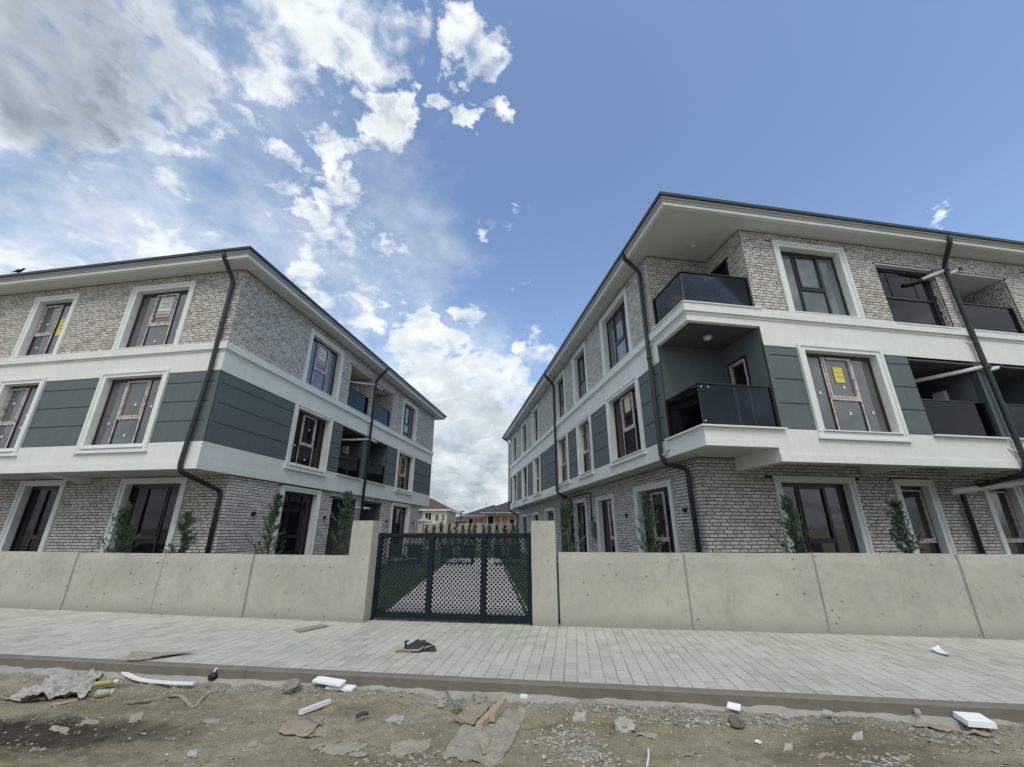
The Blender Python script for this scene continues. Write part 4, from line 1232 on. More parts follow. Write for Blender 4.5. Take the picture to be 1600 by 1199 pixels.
mw_s = [(2.74, 5.24, 3.82, 6.14, 3), (6.95, 8.70, 3.82, 6.14, 2), (10.13, 12.0, 3.82, 6.14, 2), (15.88, 17.7, 3.82, 6.14, 2), (19.7, 21.7, 3.82, 6.14, 2), (23.9, 25.9, 3.82, 6.12, 2)]
gw_s = [(2.78, 5.17, .30, 3.01, 3), (6.88, 8.75, .30, 2.98, 2), (9.98, 12.0, .30, 3.06, 2), (15.5, 17.66, .30, 2.95, 2), (19.4, 21.4, .30, 2.88, 2), (23.4, 25.6, .30, 2.88, 2)]
for i, (a, c, z, w, k) in enumerate(tw_s): Bd.window(RSd, a, c, z, w, k, film=False, frame='black_frame', stickers=0, mirror=True)
for i, (a, c, z, w, k) in enumerate(mw_s): Bd.window(RSd, a, c, z, w, k, film=(i < 4), apron=3.70, stickers=1 if i < 2 else 0, glass='pane_clear', mirror=True, poster='cream' if i == 0 else None)
for i, (a, c, z, w, k) in enumerate(gw_s): Bd.window(RGs, a, c, z, w, k, film=(i < 2), sill=False, stickers=0, glass='pane_clear', frame='black_frame')
lt = [(6.20, 8.20, 6.95, 8.93), (8.66, 10.85, 6.95, 8.93)]
lm = [(6.22, 8.38, 3.86, 5.93), (8.78, 10.9, 3.86, 5.93)]
Bd.brick_wall(RFr, BU - .012, UR_, T0, TZ1, [hole(w) for w in tw_f] + lt)
Bd.brick_wall(RSd, BV - .012, VR_, T0, TZ1, [hole(w) for w in tw_s])
Bd.loggia(RFr, *lt[0], 1.5, brick=True, glazed=True); Bd.loggia(RFr, *lt[1], 1.5, brick=True)
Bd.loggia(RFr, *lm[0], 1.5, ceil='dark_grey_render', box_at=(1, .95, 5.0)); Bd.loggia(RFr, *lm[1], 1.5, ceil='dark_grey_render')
ent = (12.35, 14.3, .05, 2.75)
Bd.brick_wall(RGf, .688, UR_, -.1, 3.40, [hole(w) for w in gw_f])
Bd.brick_wall(RGs, 1.488, 26.8, -.1, 3.40, [hole(w) for w in gw_s] + [ent], .5)
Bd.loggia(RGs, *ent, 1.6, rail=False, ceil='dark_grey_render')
# corner balcony: back walls
Yw = Face((0, BV, 0), (1, 0, 0), (0, -1, 0))        # wall facing the street
Xw = Face((BU, 0, 0), (0, 1, 0), (-1, 0, 0))        # wall facing the passage, with the door
dT, dM = (.62, 1.36, 6.98, 9.0), (.62, 1.36, 3.88, 6.0)
Bd.brick_wall(Yw, 0, BU, T0, TZ1, [], .25); Bd.brick_wall(Xw, 0, BV, T0, TZ1, [dT], .5)
b = MB(); Bd.panelled(b, Yw, 0, BU, 3.80, 6.52, []); Bd.panelled(b, Xw, 0, BV, 3.80, 6.52, [dM]); b.build('balcony_wall', 'grey_render', Bd.root)
Bd.door(Xw, *dT); Bd.door(Xw, *dM, film=True)
# balcony slabs: the ledge and bands run round the corner, the opening is left free
b = MB()
b.fbox(RFr, -.085, UR_, -.10, .085, 6.74, 6.96); b.fbox(RSd, .10, VR_, -.10, .085, 6.74, 6.96); b.build('ledge', 'white_render', Bd.root)
b = MB(); b.fbox(RFr, -.035, UR_, -.10, .035, 6.675, 6.738); b.fbox(RSd, .10, VR_, -.10, .035, 6.675, 6.738); b.build('ledge_moulding', 'white_render', Bd.root)
b = MB(); b.fbox(RFr, -.014, BU, -.10, .014, 6.50, 6.673); b.fbox(RSd, .10, BV, -.10, .014, 6.50, 6.673)
b.fbox(RFr, BU, UR_, -.012, .014, 5.98, 6.673); b.fbox(RSd, BV, VR_, -.012, .014, 6.02, 6.673); b.build('white_band', 'white_render', Bd.root)
b = MB(); b.box(.1, BU - .002, .1, BV - .002, 6.503, 6.95); b.build('balcony_slab', 'dark_grey_render', Bd.root)
b = MB(); b.fbox(RFr, BU - .2, UR_, -.25, .014, 3.27, 3.85); b.fbox(RFr, BU - .2 + .0, UR_, -.25, .028, 3.09, 3.268); b.build('white_band', 'white_render', Bd.root)
b = MB(); b.fbox(RFr, -.014, BU - .2, -.10, .014, 3.56, 3.82); b.fbox(RFr, -.026, BU - .2, -.10, .026, 3.40, 3.558)
b.fbox(RSd, .10, VR_, -.10, .014, 3.56, 3.85); b.fbox(RSd, .10, VR_, -.10, .026, 3.40, 3.558); b.build('white_band', 'white_render', Bd.root)
b = MB(); b.box(.1, BU + .05, .1, BV + .1, 3.42, 3.80); b.build('balcony_slab', 'soffit_paint', Bd.root)
b = MB(); b.fbox(RFr, -.10, BU + .06, -.14, .10, 3.825, 3.86); b.fbox(RSd, .14, BV + .06, -.14, .10, 3.825, 3.86); b.build('balcony_sill', 'trim_white', Bd.root)
b = MB(); b.fbox(RFr, -.11, BU + .10, -.14, .115, 6.962, 6.99); b.fbox(RSd, .14, BV, -.14, .115, 6.962, 6.99); b.build('balcony_sill', 'trim_white', Bd.root)
for z0, z1 in ((3.92, 4.90), (7.05, 7.96)):
    Bd.rail(RFr, .06, BU - .01, z0, z1, -.06, posts=False); Bd.rail(RSd, .095, BV - .01, z0, z1, -.06, posts=False)
    for f_, e_ in ((RFr, BU), (RSd, BV)):
        b = MB(); b.fbox(f_, e_ - .05, e_ - .012, -.10, -.02, z0 - .05, z1); b.build('railing_post', 'black_frame', Bd.root)
for a, z in ((.12, 4.80), (.30, 4.80), (.10, 3.98)):
    b = MB(); b.tube([RFr.P(a, -.05, z), RFr.P(a, -.035, z)], .018, 10); b.build('glass_fixing', 'white_plastic', Bd.root)
# grey boards
zc2 = [4.49, 5.11, 5.74]
for (p, q, e0) in ((BU + .0, 2.90, True), (5.41, 6.22, False), (10.9, 11.7, False)): Bd.panels(RFr, p, q, 3.85, 6.05, zc2, e0, False)
for (p, q, e0) in ((BV, 2.74, True), (5.24, 6.95, False), (8.70, 10.13, False), (12.0, 15.88, False), (17.7, 19.7, False), (21.7, 23.9, False), (25.9, 27.4, False)): Bd.panels(RSd, p, q, 3.85, 6.14, zc2, e0, False)
b = MB(); b.fbox(RFr, 8.38, 8.78, -1.5, -.005, 3.86, 6.0); b.build('loggia_pier', 'grey_render', Bd.root)
b = MB(); b.fbox(RFr, 8.215, 8.645, -1.5, -.03, 6.96, 9.5); b.build('loggia_pier', 'mortar', Bd.root)
# slab over the recessed ground floor
b = MB(); b.box(.1, UR_, BV + .1, 2.0, 3.42, 3.60); b.box(BU + .05, UR_, .25, BV + .1, 3.42, 3.60); b.box(.1, 1.4, 2.0, VR_, 3.42, 3.60); b.build('slab_soffit', 'soffit_paint', Bd.root)
for (u0, u1) in ((BU - .2, BU + .05), (5.55, 5.80), (8.45, 8.7), (11.6, 11.85)):
    b = MB(); b.box(u0, u1, .25, 1.48, 3.09, 3.418); b.build('beam', 'white_render', Bd.root)
b = MB(); b.box(.3, UR_, VR_ - .25, VR_, 3.4, 9.5); b.box(UR_ - .25, UR_, .3, VR_ - .3, 0, 9.5); b.box(.75, UR_ - .3, 26.6, 26.8, 0, 3.4); b.build('wall', 'white_render', Bd.root)
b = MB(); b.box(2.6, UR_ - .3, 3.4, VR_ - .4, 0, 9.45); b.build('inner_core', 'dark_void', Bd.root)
Bd.roof(0, UR_, 0, VR_, .62, SOF)
# pipes
Bd.pipe([RSd.P(1.70, .62, 9.64), RSd.P(1.70, .58, 9.5), RSd.P(1.76, .12, 9.12), RSd.P(1.74, .12, 3.45), RSd.P(1.73, .02, 3.25), RSd.P(1.73, -.55, 3.16), RSd.P(1.73, -.59, .0)],
        collars=[(RSd.P(1.75, .12, 6.2), RSd.P(1.75, .12, 6.28))])
Bd.pipe([RSd.P(11.75, .62, 9.64), RSd.P(11.75, .58, 9.5), RSd.P(11.9, .12, 9.1), RSd.P(11.9, .12, 3.4), RSd.P(11.85, -.55, 3.08), RSd.P(11.85, -.59, .0)])
Bd.pipe([RSd.P(27.2, .62, 9.64), RSd.P(27.2, .58, 9.5), RSd.P(27.25, .12, 9.1), RSd.P(27.25, .12, 3.3), RSd.P(26.9, -.5, 3.0), RSd.P(26.9, -.59, .0)])
Bd.pipe([RFr.P(8.28, .60, 9.64), RFr.P(8.28, .57, 9.44), RFr.P(8.5, .13, 8.98), RFr.P(8.55, .13, 3.2), RFr.P(8.55, .05, 2.95), RFr.P(8.54, -1.36, 2.70), RFr.P(8.56, -1.40, .0)],
        collars=[(RFr.P(8.5, .13, 8.80), RFr.P(8.5, .13, 8.92)), (RFr.P(8.55, .13, 5.72), RFr.P(8.55, .13, 5.86))])
Bd.spur(RFr.P(8.46, .10, 8.84), RFr.P(7.75, -.05, 8.55), .05, tip=False)
b = MB(); b.tube([RFr.P(7.75, -.05, 8.55), RFr.P(7.2, -.14, 8.36)], .052, 12); b.build('branch_cap', 'lamp_black', Bd.root, True)
Bd.spur(RFr.P(8.60, .08, 8.74), RFr.P(9.12, .10, 8.98), .05); Bd.spur(RFr.P(8.5, .06, 5.80), RFr.P(7.0, -.7, 5.55), .055, tip=False); Bd.spur(RFr.P(8.6, .08, 5.70), RFr.P(9.16, .08, 5.86), .05)
for z in (6.48, 3.50): Bd.bracket(RFr, 8.55, z)
Bd.spur(RFr.P(7.7, -1.0, 2.60), RFr.P(11.2, -1.0, 3.02), .085, tip=False)
b = MB(); b.tube([RFr.P(9.0, -1.0, 2.84), RFr.P(9.0, -1.0, 3.42)], .006, 6); b.build('pipe_hanger', 'pipe_metal', Bd.root)
b = MB(); b.tube([RSd.P(1.78, .12, 3.42), RSd.P(1.45, .05, 3.62)], .025, 8); b.build('pipe_bracket', 'white_plastic', Bd.root)
b = MB(); b.tube([RSd.P(1.74, .06, 6.60), RSd.P(1.60, .03, 6.72)], .025, 8); b.build('pipe_bracket', 'white_plastic', Bd.root)
for v in (2.24, 5.85, 9.3): Bd.lamp(RGs, v, 2.14)
b = MB(); b.tube(round_path([RGs.P(9.35, .04, 1.7), RGs.P(9.35, .04, 3.22), RGs.P(13.6, .06, 3.22), RGs.P(13.9, .06, 2.3)], .1), .028, 8); b.build('conduit', 'pipe_metal', Bd.root, True)
b = MB(); b.fbox(RGs, 8.92, 9.22, .0, .14, 1.35, 2.0); b.fbox(RGs, 8.94, 9.20, .14, .155, 1.37, 1.98); b.build('meter_box', 'grey_render', Bd.root)
Bd.ceiling_lamp((1.14, .80, 9.50), .085); Bd.ceiling_lamp((1.05, .75, 6.503), .12)
Bd.finish_bricks()

# ------------------------------------------------------------------ planting
def conifer(label, p, h, w, seed, lean=0, group='young conifers behind the boundary wall', n=80, leaf=34, base=.1, name='conifer', ls=1.0):
    r = random.Random(seed)
    t = thing(name, label, 'conifer', p, 0, group)
    b = MB(); pts = [(lean * (k / 6) ** 2 * h + .02 * sin(k * 1.7 + seed), .02 * cos(k + seed), h * .97 * k / 6) for k in range(7)]
    b.tube(pts, .022 * h / 2 + .006, 7, True, .004); b.build('trunk', 'trunk_bark', t, True)
    b = MB()
    def spray(o, d, ln):
        d = d.normalized(); side = d.cross(Vector((r.uniform(-1, 1), r.uniform(-1, 1), r.uniform(-.2, 1)))).normalized()
        wd = ln * r.uniform(.07, .13)
        tip = o + d * ln
        m = o + d * ln * .45
        i = len(b.v); b.v += [tuple(o), tuple(m + side * wd), tuple(tip), tuple(m - side * wd)]; b.f.append((i, i + 1, i + 2, i + 3))
    for k in range(n):
        f = (k + r.random()) / n
        z = h * (base + (1 - base) * f ** .92)
        prof = (1 - f) ** .72 * (.55 + .45 * min(1, f / .22))
        L_ = w * prof * r.uniform(.35, 1.45) + .05
        az = r.uniform(0, 2 * pi); el = radians(r.uniform(20, 62)) + f * .35
        o = Vector((lean * (z / h) ** 2 * h, 0, z * .93))
        d = Vector((cos(az) * cos(el), sin(az) * cos(el), sin(el)))
        curve = Vector((0, 0, r.uniform(.1, .5)))
        L_ *= 1.45
        for q in range(leaf):
            s_ = (q + r.random()) / leaf
            s_ = s_ ** .8
            pp = o + d * L_ * s_ + curve * L_ * s_ * s_ * .5 + Vector((r.gauss(0, .02), r.gauss(0, .02), r.gauss(0, .015)))
            dd = d + Vector((r.gauss(0, .55), r.gauss(0, .55), r.gauss(.25, .35)))
            spray(pp, dd, ls * r.uniform(.06, .16) * (1.15 - .45 * s_))
    b.build('foliage', 'conifer_needles', t)
    return t
def at(px, py, depth, z):
    d = ray(px, py); k = depth / d.y
    return Vector((d.x * k, depth, z))
TR = [
    ('feathery young conifer between the two ground floor windows of the left building', 178, 10.35, 2.30, .42, .03),
    ('slim young conifer right of the wide ground floor window near the left corner downpipe', 281, 10.05, 2.08, .26, .0),
    ('broad young conifer in front of the side window of the left building', 417, 10.6, 2.55, .42, .02),
    ('tall dark conifer beside the left gate pillar before the dark loggia', 532, 11.6, 2.72, .48, .01),
    ('wispy conifer just right of the right gate pillar before the entrance', 890, 11.0, 2.45, .50, .0),
    ('dense conifer in front of the first side window of the right building', 1021, 9.6, 2.52, .34, -.02),
    ('conifer at the left edge of the wide ground floor window of the right building', 1247, 9.05, 2.40, .36, -.01),
    ('conifer in front of the narrow ground floor door of the right building', 1424, 8.85, 2.30, .34, -.03),
]
for k, (lab, px, dep, h, w, ln) in enumerate(TR):
    p = at(px, 860, dep, .02)
    conifer(lab, p, h, w, 40 + k, ln, n=56 if k != 4 else 36, leaf=32)
FARX = [(667, 820.6), (677.7, 821.8), (689.5, 815), (702.4, 818), (713, 816), (722.7, 820.6), (734.5, 819), (741.8, 820), (755.3, 821), (764.9, 820), (777, 820.5), (788.5, 820.5), (802, 820)]
ORD = 'first second third fourth fifth sixth seventh eighth ninth tenth eleventh twelfth last'.split()
for k, (px, py) in enumerate(FARX):
    d = ray(px, py); kk = 38.2 / d.y
    conifer(ORD[k] + ' small columnar conifer from the left in the row before the far wall', Vector((d.x * kk, 38.2 + .1 * (k % 3), .02)), CAMH + d.z * kk, .32, 90 + k, 0, 'conifers in a row before the far wall', 40, 14, .05, 'columnar_conifer', 1.9)

# ------------------------------------------------------------------ the far end
b = MB()
t = thing('back_wall', 'long pale concrete wall closing the garden behind the row of conifers', 'wall', (0, 39.2, 0))
for k in range(14):
    x = -24 + k * 3.4
    b = MB(); b.box(x + .02, x + 3.38, 0, .25, 0, 2.30 + .01 * (k % 2)); b.build('wall_panel', 'far_concrete', t)
def hip(b, x0, x1, y0, y1, z, h):
    w, l = x1 - x0, y1 - y0
    m = min(w, l) / 2
    A_, B_ = ((x0 + x1) / 2 - (w / 2 - m), (y0 + y1) / 2 - (l / 2 - m)), ((x0 + x1) / 2 + (w / 2 - m), (y0 + y1) / 2 + (l / 2 - m))
    i = len(b.v)
    b.v += [(x0, y0, z), (x1, y0, z), (x1, y1, z), (x0, y1, z), (*A_, z + h), (*B_, z + h)]
    fs = [(0, 1, 5, 4), (1, 2, 5), (2, 3, 4, 5), (3, 0, 4)] if w >= l else [(0, 1, 4), (1, 2, 5, 4), (2, 3, 5), (3, 0, 4, 5)]
    b.f += [tuple(i + k for k in f) for f in fs] + [(i + 3, i + 2, i + 1, i)]
def house(name, label, cat, x0, x1, y0, y1, h, wall, roofm, rh, wins, ov=.5, group=None, balcony=False):
    t = thing(name, label, cat, (x0, y0, 0), 0, group)
    W, D = x1 - x0, y1 - y0
    b = MB(); b.box(0, W, 0, D, 0, h); b.build('wall', wall, t)
    b = MB(); hip(b, -ov, W + ov, -ov, D + ov, h + .14, rh); r_ = b.build('roof', roofm, t)
    b = MB(); b.box(-ov, W + ov, -ov, D + ov, h, h + .14); b.build('eaves', 'trim_white', t)
    for (fx, z, w, hh) in wins:
        x = fx * W
        b = MB(); b.box(x - w / 2 - .06, x + w / 2 + .06, -.06, .02, z - .06, z); b.box(x - w / 2 - .06, x - w / 2, -.05, .02, z, z + hh); b.box(x + w / 2, x + w / 2 + .06, -.05, .02, z, z + hh); b.box(x - w / 2 - .06, x + w / 2 + .06, -.05, .02, z + hh, z + hh + .06); b.box(x - .025, x + .025, -.04, .02, z, z + hh)
        f = b.build('window', 'trim_white', t)
        b = MB(); b.box(x - w / 2, x + w / 2, -.02, .01, z, z + hh); b.build('pane', 'pane_clear', f)
    return t, r_
# yellow house: right corner seen at px 698, eaves 797
Y = 62.0
xa, xb = (655 - 800) / 668 * Y, (697 - 800) / 668 * Y
ht, hr = house('house', 'pale yellow two storey house with red brown roof beyond the far wall', 'house', xb - 6.5, xb, Y, Y + 10, 4.55, 'far_plaster_yellow', 'far_roof_red', 1.9,
      [(.58, 3.1, .9, 1.1), (.78, 3.1, .5, .9), (.92, 3.1, .4, .9), (.58, 1.1, 1.1, 1.3), (.78, 1.5, 1.0, .7), (.93, 1.4, .5, .9), (.15, 3.1, 1.1, 1.2)])
b = MB(); b.box(1.6, 2.0, 3.2, 3.6, 5.2, 7.4); b.box(1.5, 2.1, 3.1, 3.7, 7.4, 7.5); b.build('chimney', 'far_plaster_white', hr)
b = MB(); b.box(-.05, 2.0, -1.0, -.05, 2.65, 2.85); b.box(-.05, 2.0, -1.0, -.92, 2.85, 3.5); b.build('balcony', 'far_plaster_white', ht)
b = MB(); b.box(2.0, 2.9, -.12, -.01, 0, 4.5); b.build('grey_stair_wall', 'grey_render', ht)
# three unfinished houses of hollow brick, stepping back
def unfinished(label, x0, x1, y, h, rh):
    t = thing('unfinished_house', label, 'house', (x0, y, 0), 0, 'unfinished brick houses beyond the far wall')
    W, D = x1 - x0, 9.0
    b = MB(); b.box(.1, W - .1, .35, D, 0, h - .3); b.build('dark_interior', 'dark_void', t)
    n = 9; pat = 'DOOWODOOD'; xs = [W * k / n for k in range(n + 1)]
    b = MB(); b.box(-.15, W + .15, -.15, D, h - .32, h)
    b.build('ring_beam', 'far_concrete', t)
    for x in xs:
        b = MB(); b.box(x - .09, x + .09, -.05, .5, 0, h - .321); b.build('column', 'far_concrete', t)
    for k in range(n):
        a0, a1 = xs[k] + .091, xs[k + 1] - .091
        b = MB()
        if pat[k] == 'D': b.box(a0, a1, 0, .25, 0, .7)
        elif pat[k] == 'W': b.box(a0, a0 + .12, 0, .25, 0, h - .33); b.box(a1 - .12, a1, 0, .25, 0, h - .33); b.box(a0 + .12, a1 - .12, 0, .25, 0, h - 1.5); b.box(a0 + .12, a1 - .12, 0, .25, h - .7, h - .33)
        else: b.box(a0, a1, 0, .25, 0, h - .33)
        b.build('brick_infill', 'orange_hollow_brick', t)
    b = MB(); b.box(W - .1, W + .1, .5, D, 0, h - .33); b.build('brick_infill', 'orange_hollow_brick', t)
    b = MB(); b.box(-.25, -.1, .5, D, 0, h - .33); b.build('brick_infill', 'orange_hollow_brick', t)
    b = MB(); b.box(-.8, W + .8, -.8, D + .6, h + .001, h + .16); b.build('eaves_slab', 'far_concrete', t)
    b = MB(); hip(b, -.85, W + .85, -.85, D + .65, h + .161, rh); b.build('roof', 'far_roof_dark', t)
unfinished('nearest and largest unfinished orange brick house at the right of the row', (761 - 800) / 668 * 50, (761 - 800) / 668 * 50 + 7.5, 50, 3.65, 1.9)
unfinished('middle unfinished orange brick house between the two others of the row', (731 - 800) / 668 * 62, (731 - 800) / 668 * 62 + 7.0, 62, 3.72, 1.7)
unfinished('farthest unfinished orange brick house at the left of the row by the pole', (706 - 800) / 668 * 76, (706 - 800) / 668 * 76 + 7.0, 76, 3.45, 1.5)
t = thing('utility_pole', 'dark utility pole with crossarm rising before the unfinished houses', 'pole', ((719 - 800) / 668 * 46, 46, 0))
b = MB(); b.tube([(0, 0, 0), (0, 0, 3.72)], .09, 8, True, .06); b.build('pole_shaft', 'pipe_metal', t)
b = MB(); b.box(-.30, .20, -.05, .05, 3.42, 3.52); b.box(-.02, .38, -.05, .05, 3.66, 3.74); b.build('crossarm', 'pipe_metal', t)
for x in (-.25, .3):
    b = MB(); b.tube([(x, 0, 3.52 if x < 0 else 3.74), (x, 0, 3.62 if x < 0 else 3.84)], .03, 8); b.build('insulator', 'far_concrete', t)
t = thing('antenna', 'thin roof antenna standing on the middle unfinished house', 'antenna', ((759 - 800) / 668 * 64, 64, 5.2))
b = MB(); b.tube([(0, 0, -.6), (0, 0, .75)], .02, 6); b.tube([(-.3, 0, .5), (.3, 0, .5)], .012, 6); b.tube([(-.22, 0, .3), (.22, 0, .3)], .012, 6); b.build('mast', 'pipe_metal', t)
t = thing('parasol', 'small white parasol beside the far corner of the left building', 'parasol', (-6.55, 31.5, 0))
b = MB(); b.tube([(0, 0, 0), (0, 0, 2.5)], .025, 8); b.build('pole_shaft', 'pipe_metal', t)
b = MB()
for k in range(8):
    a0, a1 = 2 * pi * k / 8, 2 * pi * (k + 1) / 8
    b.v += [(0, 0, 2.62), (cos(a0) * .62, sin(a0) * .62, 2.32), (cos(a1) * .62, sin(a1) * .62, 2.32), (cos(a0) * .62, sin(a0) * .62, 2.22), (cos(a1) * .62, sin(a1) * .62, 2.22)]
    i = k * 5; b.f += [(i, i + 1, i + 2), (i + 1, i + 3, i + 4, i + 2)]
b.build('canopy', 'paper_white', t)

# houses across the street, behind the camera: the ground floor panes mirror them
house('house', 'yellow house across the street behind the viewer', 'house', -3.5, 4.5, -26, -17, 6.6, 'far_plaster_yellow', 'far_roof_red', 2.2, [])
tt, _ = house('house', 'white apartment house across the street behind the viewer', 'house', 5.5, 19, -27, -17.5, 7.5, 'far_plaster_white', 'far_roof_dark', 1.8, [])
for k in range(5):
    for z in (1.2, 4.4):
        b = MB(); b.box(1.2 + k * 2.5, 2.3 + k * 2.5, 9.48, 9.54, z, z + 1.4); f = b.build('window', 'trim_white', tt)
        b = MB(); b.box(1.3 + k * 2.5, 2.2 + k * 2.5, 9.535, 9.56, z + .1, z + 1.3); b.build('pane', 'pane_clear', f)
house('house', 'low grey house across the street behind the viewer', 'house', -22, -6, -30, -20, 5.2, 'far_concrete', 'far_roof_red', 2.4, [])
for k, (x, y, h) in enumerate(((-5.2, -14, 5.5), (-12, -15, 6.5), (22, -15, 6.5))):
    conifer(('tall conifer across the street left of the yellow house', 'tall conifer across the street before the grey house', 'tall conifer across the street right of the white house')[k], (x, y, -.2), h, 1.5, 200 + k, 0, 'tall conifers across the street', 120, 40, .05, 'tall_conifer', 3.5)

# bird on the left eaves
t = thing('bird', 'small dark bird perched on the left roof edge', 'bird', A.mw @ Vector((-8.05, -.66, 9.755)))
b = MB()
for k in range(7):
    f = k / 6; rr = .05 * sin(pi * (.12 + .8 * f)) + .006
    for j in range(8): b.v.append((-.13 + .25 * f, rr * cos(2 * pi * j / 8), .09 + .06 * f + rr * sin(2 * pi * j / 8)))
for k in range(6):
    for j in range(8): p = k * 8 + j; q = k * 8 + (j + 1) % 8; b.f.append((p, q, q + 8, p + 8))
b.tube([(.10, 0, .16), (.13, 0, .20), (.16, 0, .20)], .028, 8); b.tube([(.17, 0, .20), (.21, 0, .195)], .008, 6, True, .002); b.tube([(-.12, 0, .09), (-.24, 0, .07)], .018, 6, True, .012)
b.tube([(.01, -.015, .09), (.01, -.015, 0)], .005, 6); b.tube([(.01, .015, .09), (.01, .015, 0)], .005, 6)
b.build('body', 'lamp_black', t, True)

# ------------------------------------------------------------------ rubbish on the pavement and the road
def sheet(name, label, cat, quad, mat, z=None, th=.006, amp=.012, freq=5, seed=0, nx=14, ny=9, ragged=.12, lift=.006, curl=0.0):
    """a thin bent sheet: four ground corners (pixels of the photograph's ground points)"""
    zz = -.14 if z is None else z
    q = [on_ground(x, y, zz) for x, y in quad]
    if z is None:
        mv = max(0, max(p.y + .143 * p.x for p in q) - 5.30)
        for p in q: p.y -= mv
    c = sum(q, Vector()) / 4
    t = thing(name, label, cat, (c.x, c.y, (gh(c.x, c.y) if z is None else z)))
    r = random.Random(seed)
    top = []
    for j in range(ny + 1):
        for i in range(nx + 1):
            u, v = i / nx, j / ny
            eu = ragged * .5 * noise.noise(Vector((v * 6, seed, 1))) * (1 if u < .5 else -1) * (abs(u - .5) * 2) ** 6
            ev = ragged * .5 * noise.noise(Vector((u * 7, seed, 5))) * (abs(v - .5) * 2) ** 6
            u2, v2 = u + eu, v + ev
            p = q[0] * (1 - u2) * (1 - v2) + q[1] * u2 * (1 - v2) + q[2] * u2 * v2 + q[3] * (1 - u2) * v2
            g = gh(p.x, p.y) if z is None else z
            h = abs(noise.fractal(Vector((p.x * freq + seed, p.y * freq, seed * 1.7)), 1, 2, 4)) * amp + lift + curl * (abs(u - .5) * 2) ** 3
            top.append(Vector((p.x - c.x, p.y - c.y, g + h - t.location.z)))
    b = MB(); w = nx + 1; n = len(top)
    b.v = [tuple(p) for p in top] + [tuple(p - Vector((0, 0, th))) for p in top]
    for j in range(ny):
        for i in range(nx):
            p = j * w + i; b.f.append((p, p + 1, p + w + 1, p + w)); b.f.append((n + p, n + p + w, n + p + w + 1, n + p + 1))
    ed = [(i, i + 1) for i in range(nx)] + [(nx + j * w, nx + (j + 1) * w) for j in range(ny)] + [(ny * w + i + 1, ny * w + i) for i in range(nx)] + [((j + 1) * w, j * w) for j in range(ny)]
    for p, k in ed: b.f.append((k, p, n + p, n + k))
    b.build(name.split('_')[-1] + '_sheet' if not name.endswith('sheet') else 'sheet_body', mat, t, amp > .03)
    return t
def slab(name, label, cat, p0, p1, width, th, mat, z=None, lift=0.0, roll=0.0, partname='slab_body'):
    """a straight rigid piece lying from p0 to p1 (ground points)"""
    zz = -.14 if z is None else z
    a, c = on_ground(*p0, zz), on_ground(*p1, zz)
    m = (a + c) / 2
    if z is None: m.y -= max(0, m.y + .143 * m.x - 5.30 + width / 2)
    g = gh(m.x, m.y) + .012 if z is None else z
    t = thing(name, label, cat, (m.x, m.y, g), atan2(c.y - a.y, c.x - a.x))
    L_ = (c - a).length / 2; w = width / 2; e = min(th, width) * .12
    b = MB()
    b.hexa([(-L_, -w, lift), (L_, -w, lift), (L_, w, lift + roll), (-L_, w, lift + roll), (-L_ + e, -w + e, th + lift), (L_ - e, -w + e, th + lift), (L_ - e, w - e, th + lift + roll), (-L_ + e, w - e, th + lift + roll)])
    b.build(partname, mat, t)
    return t
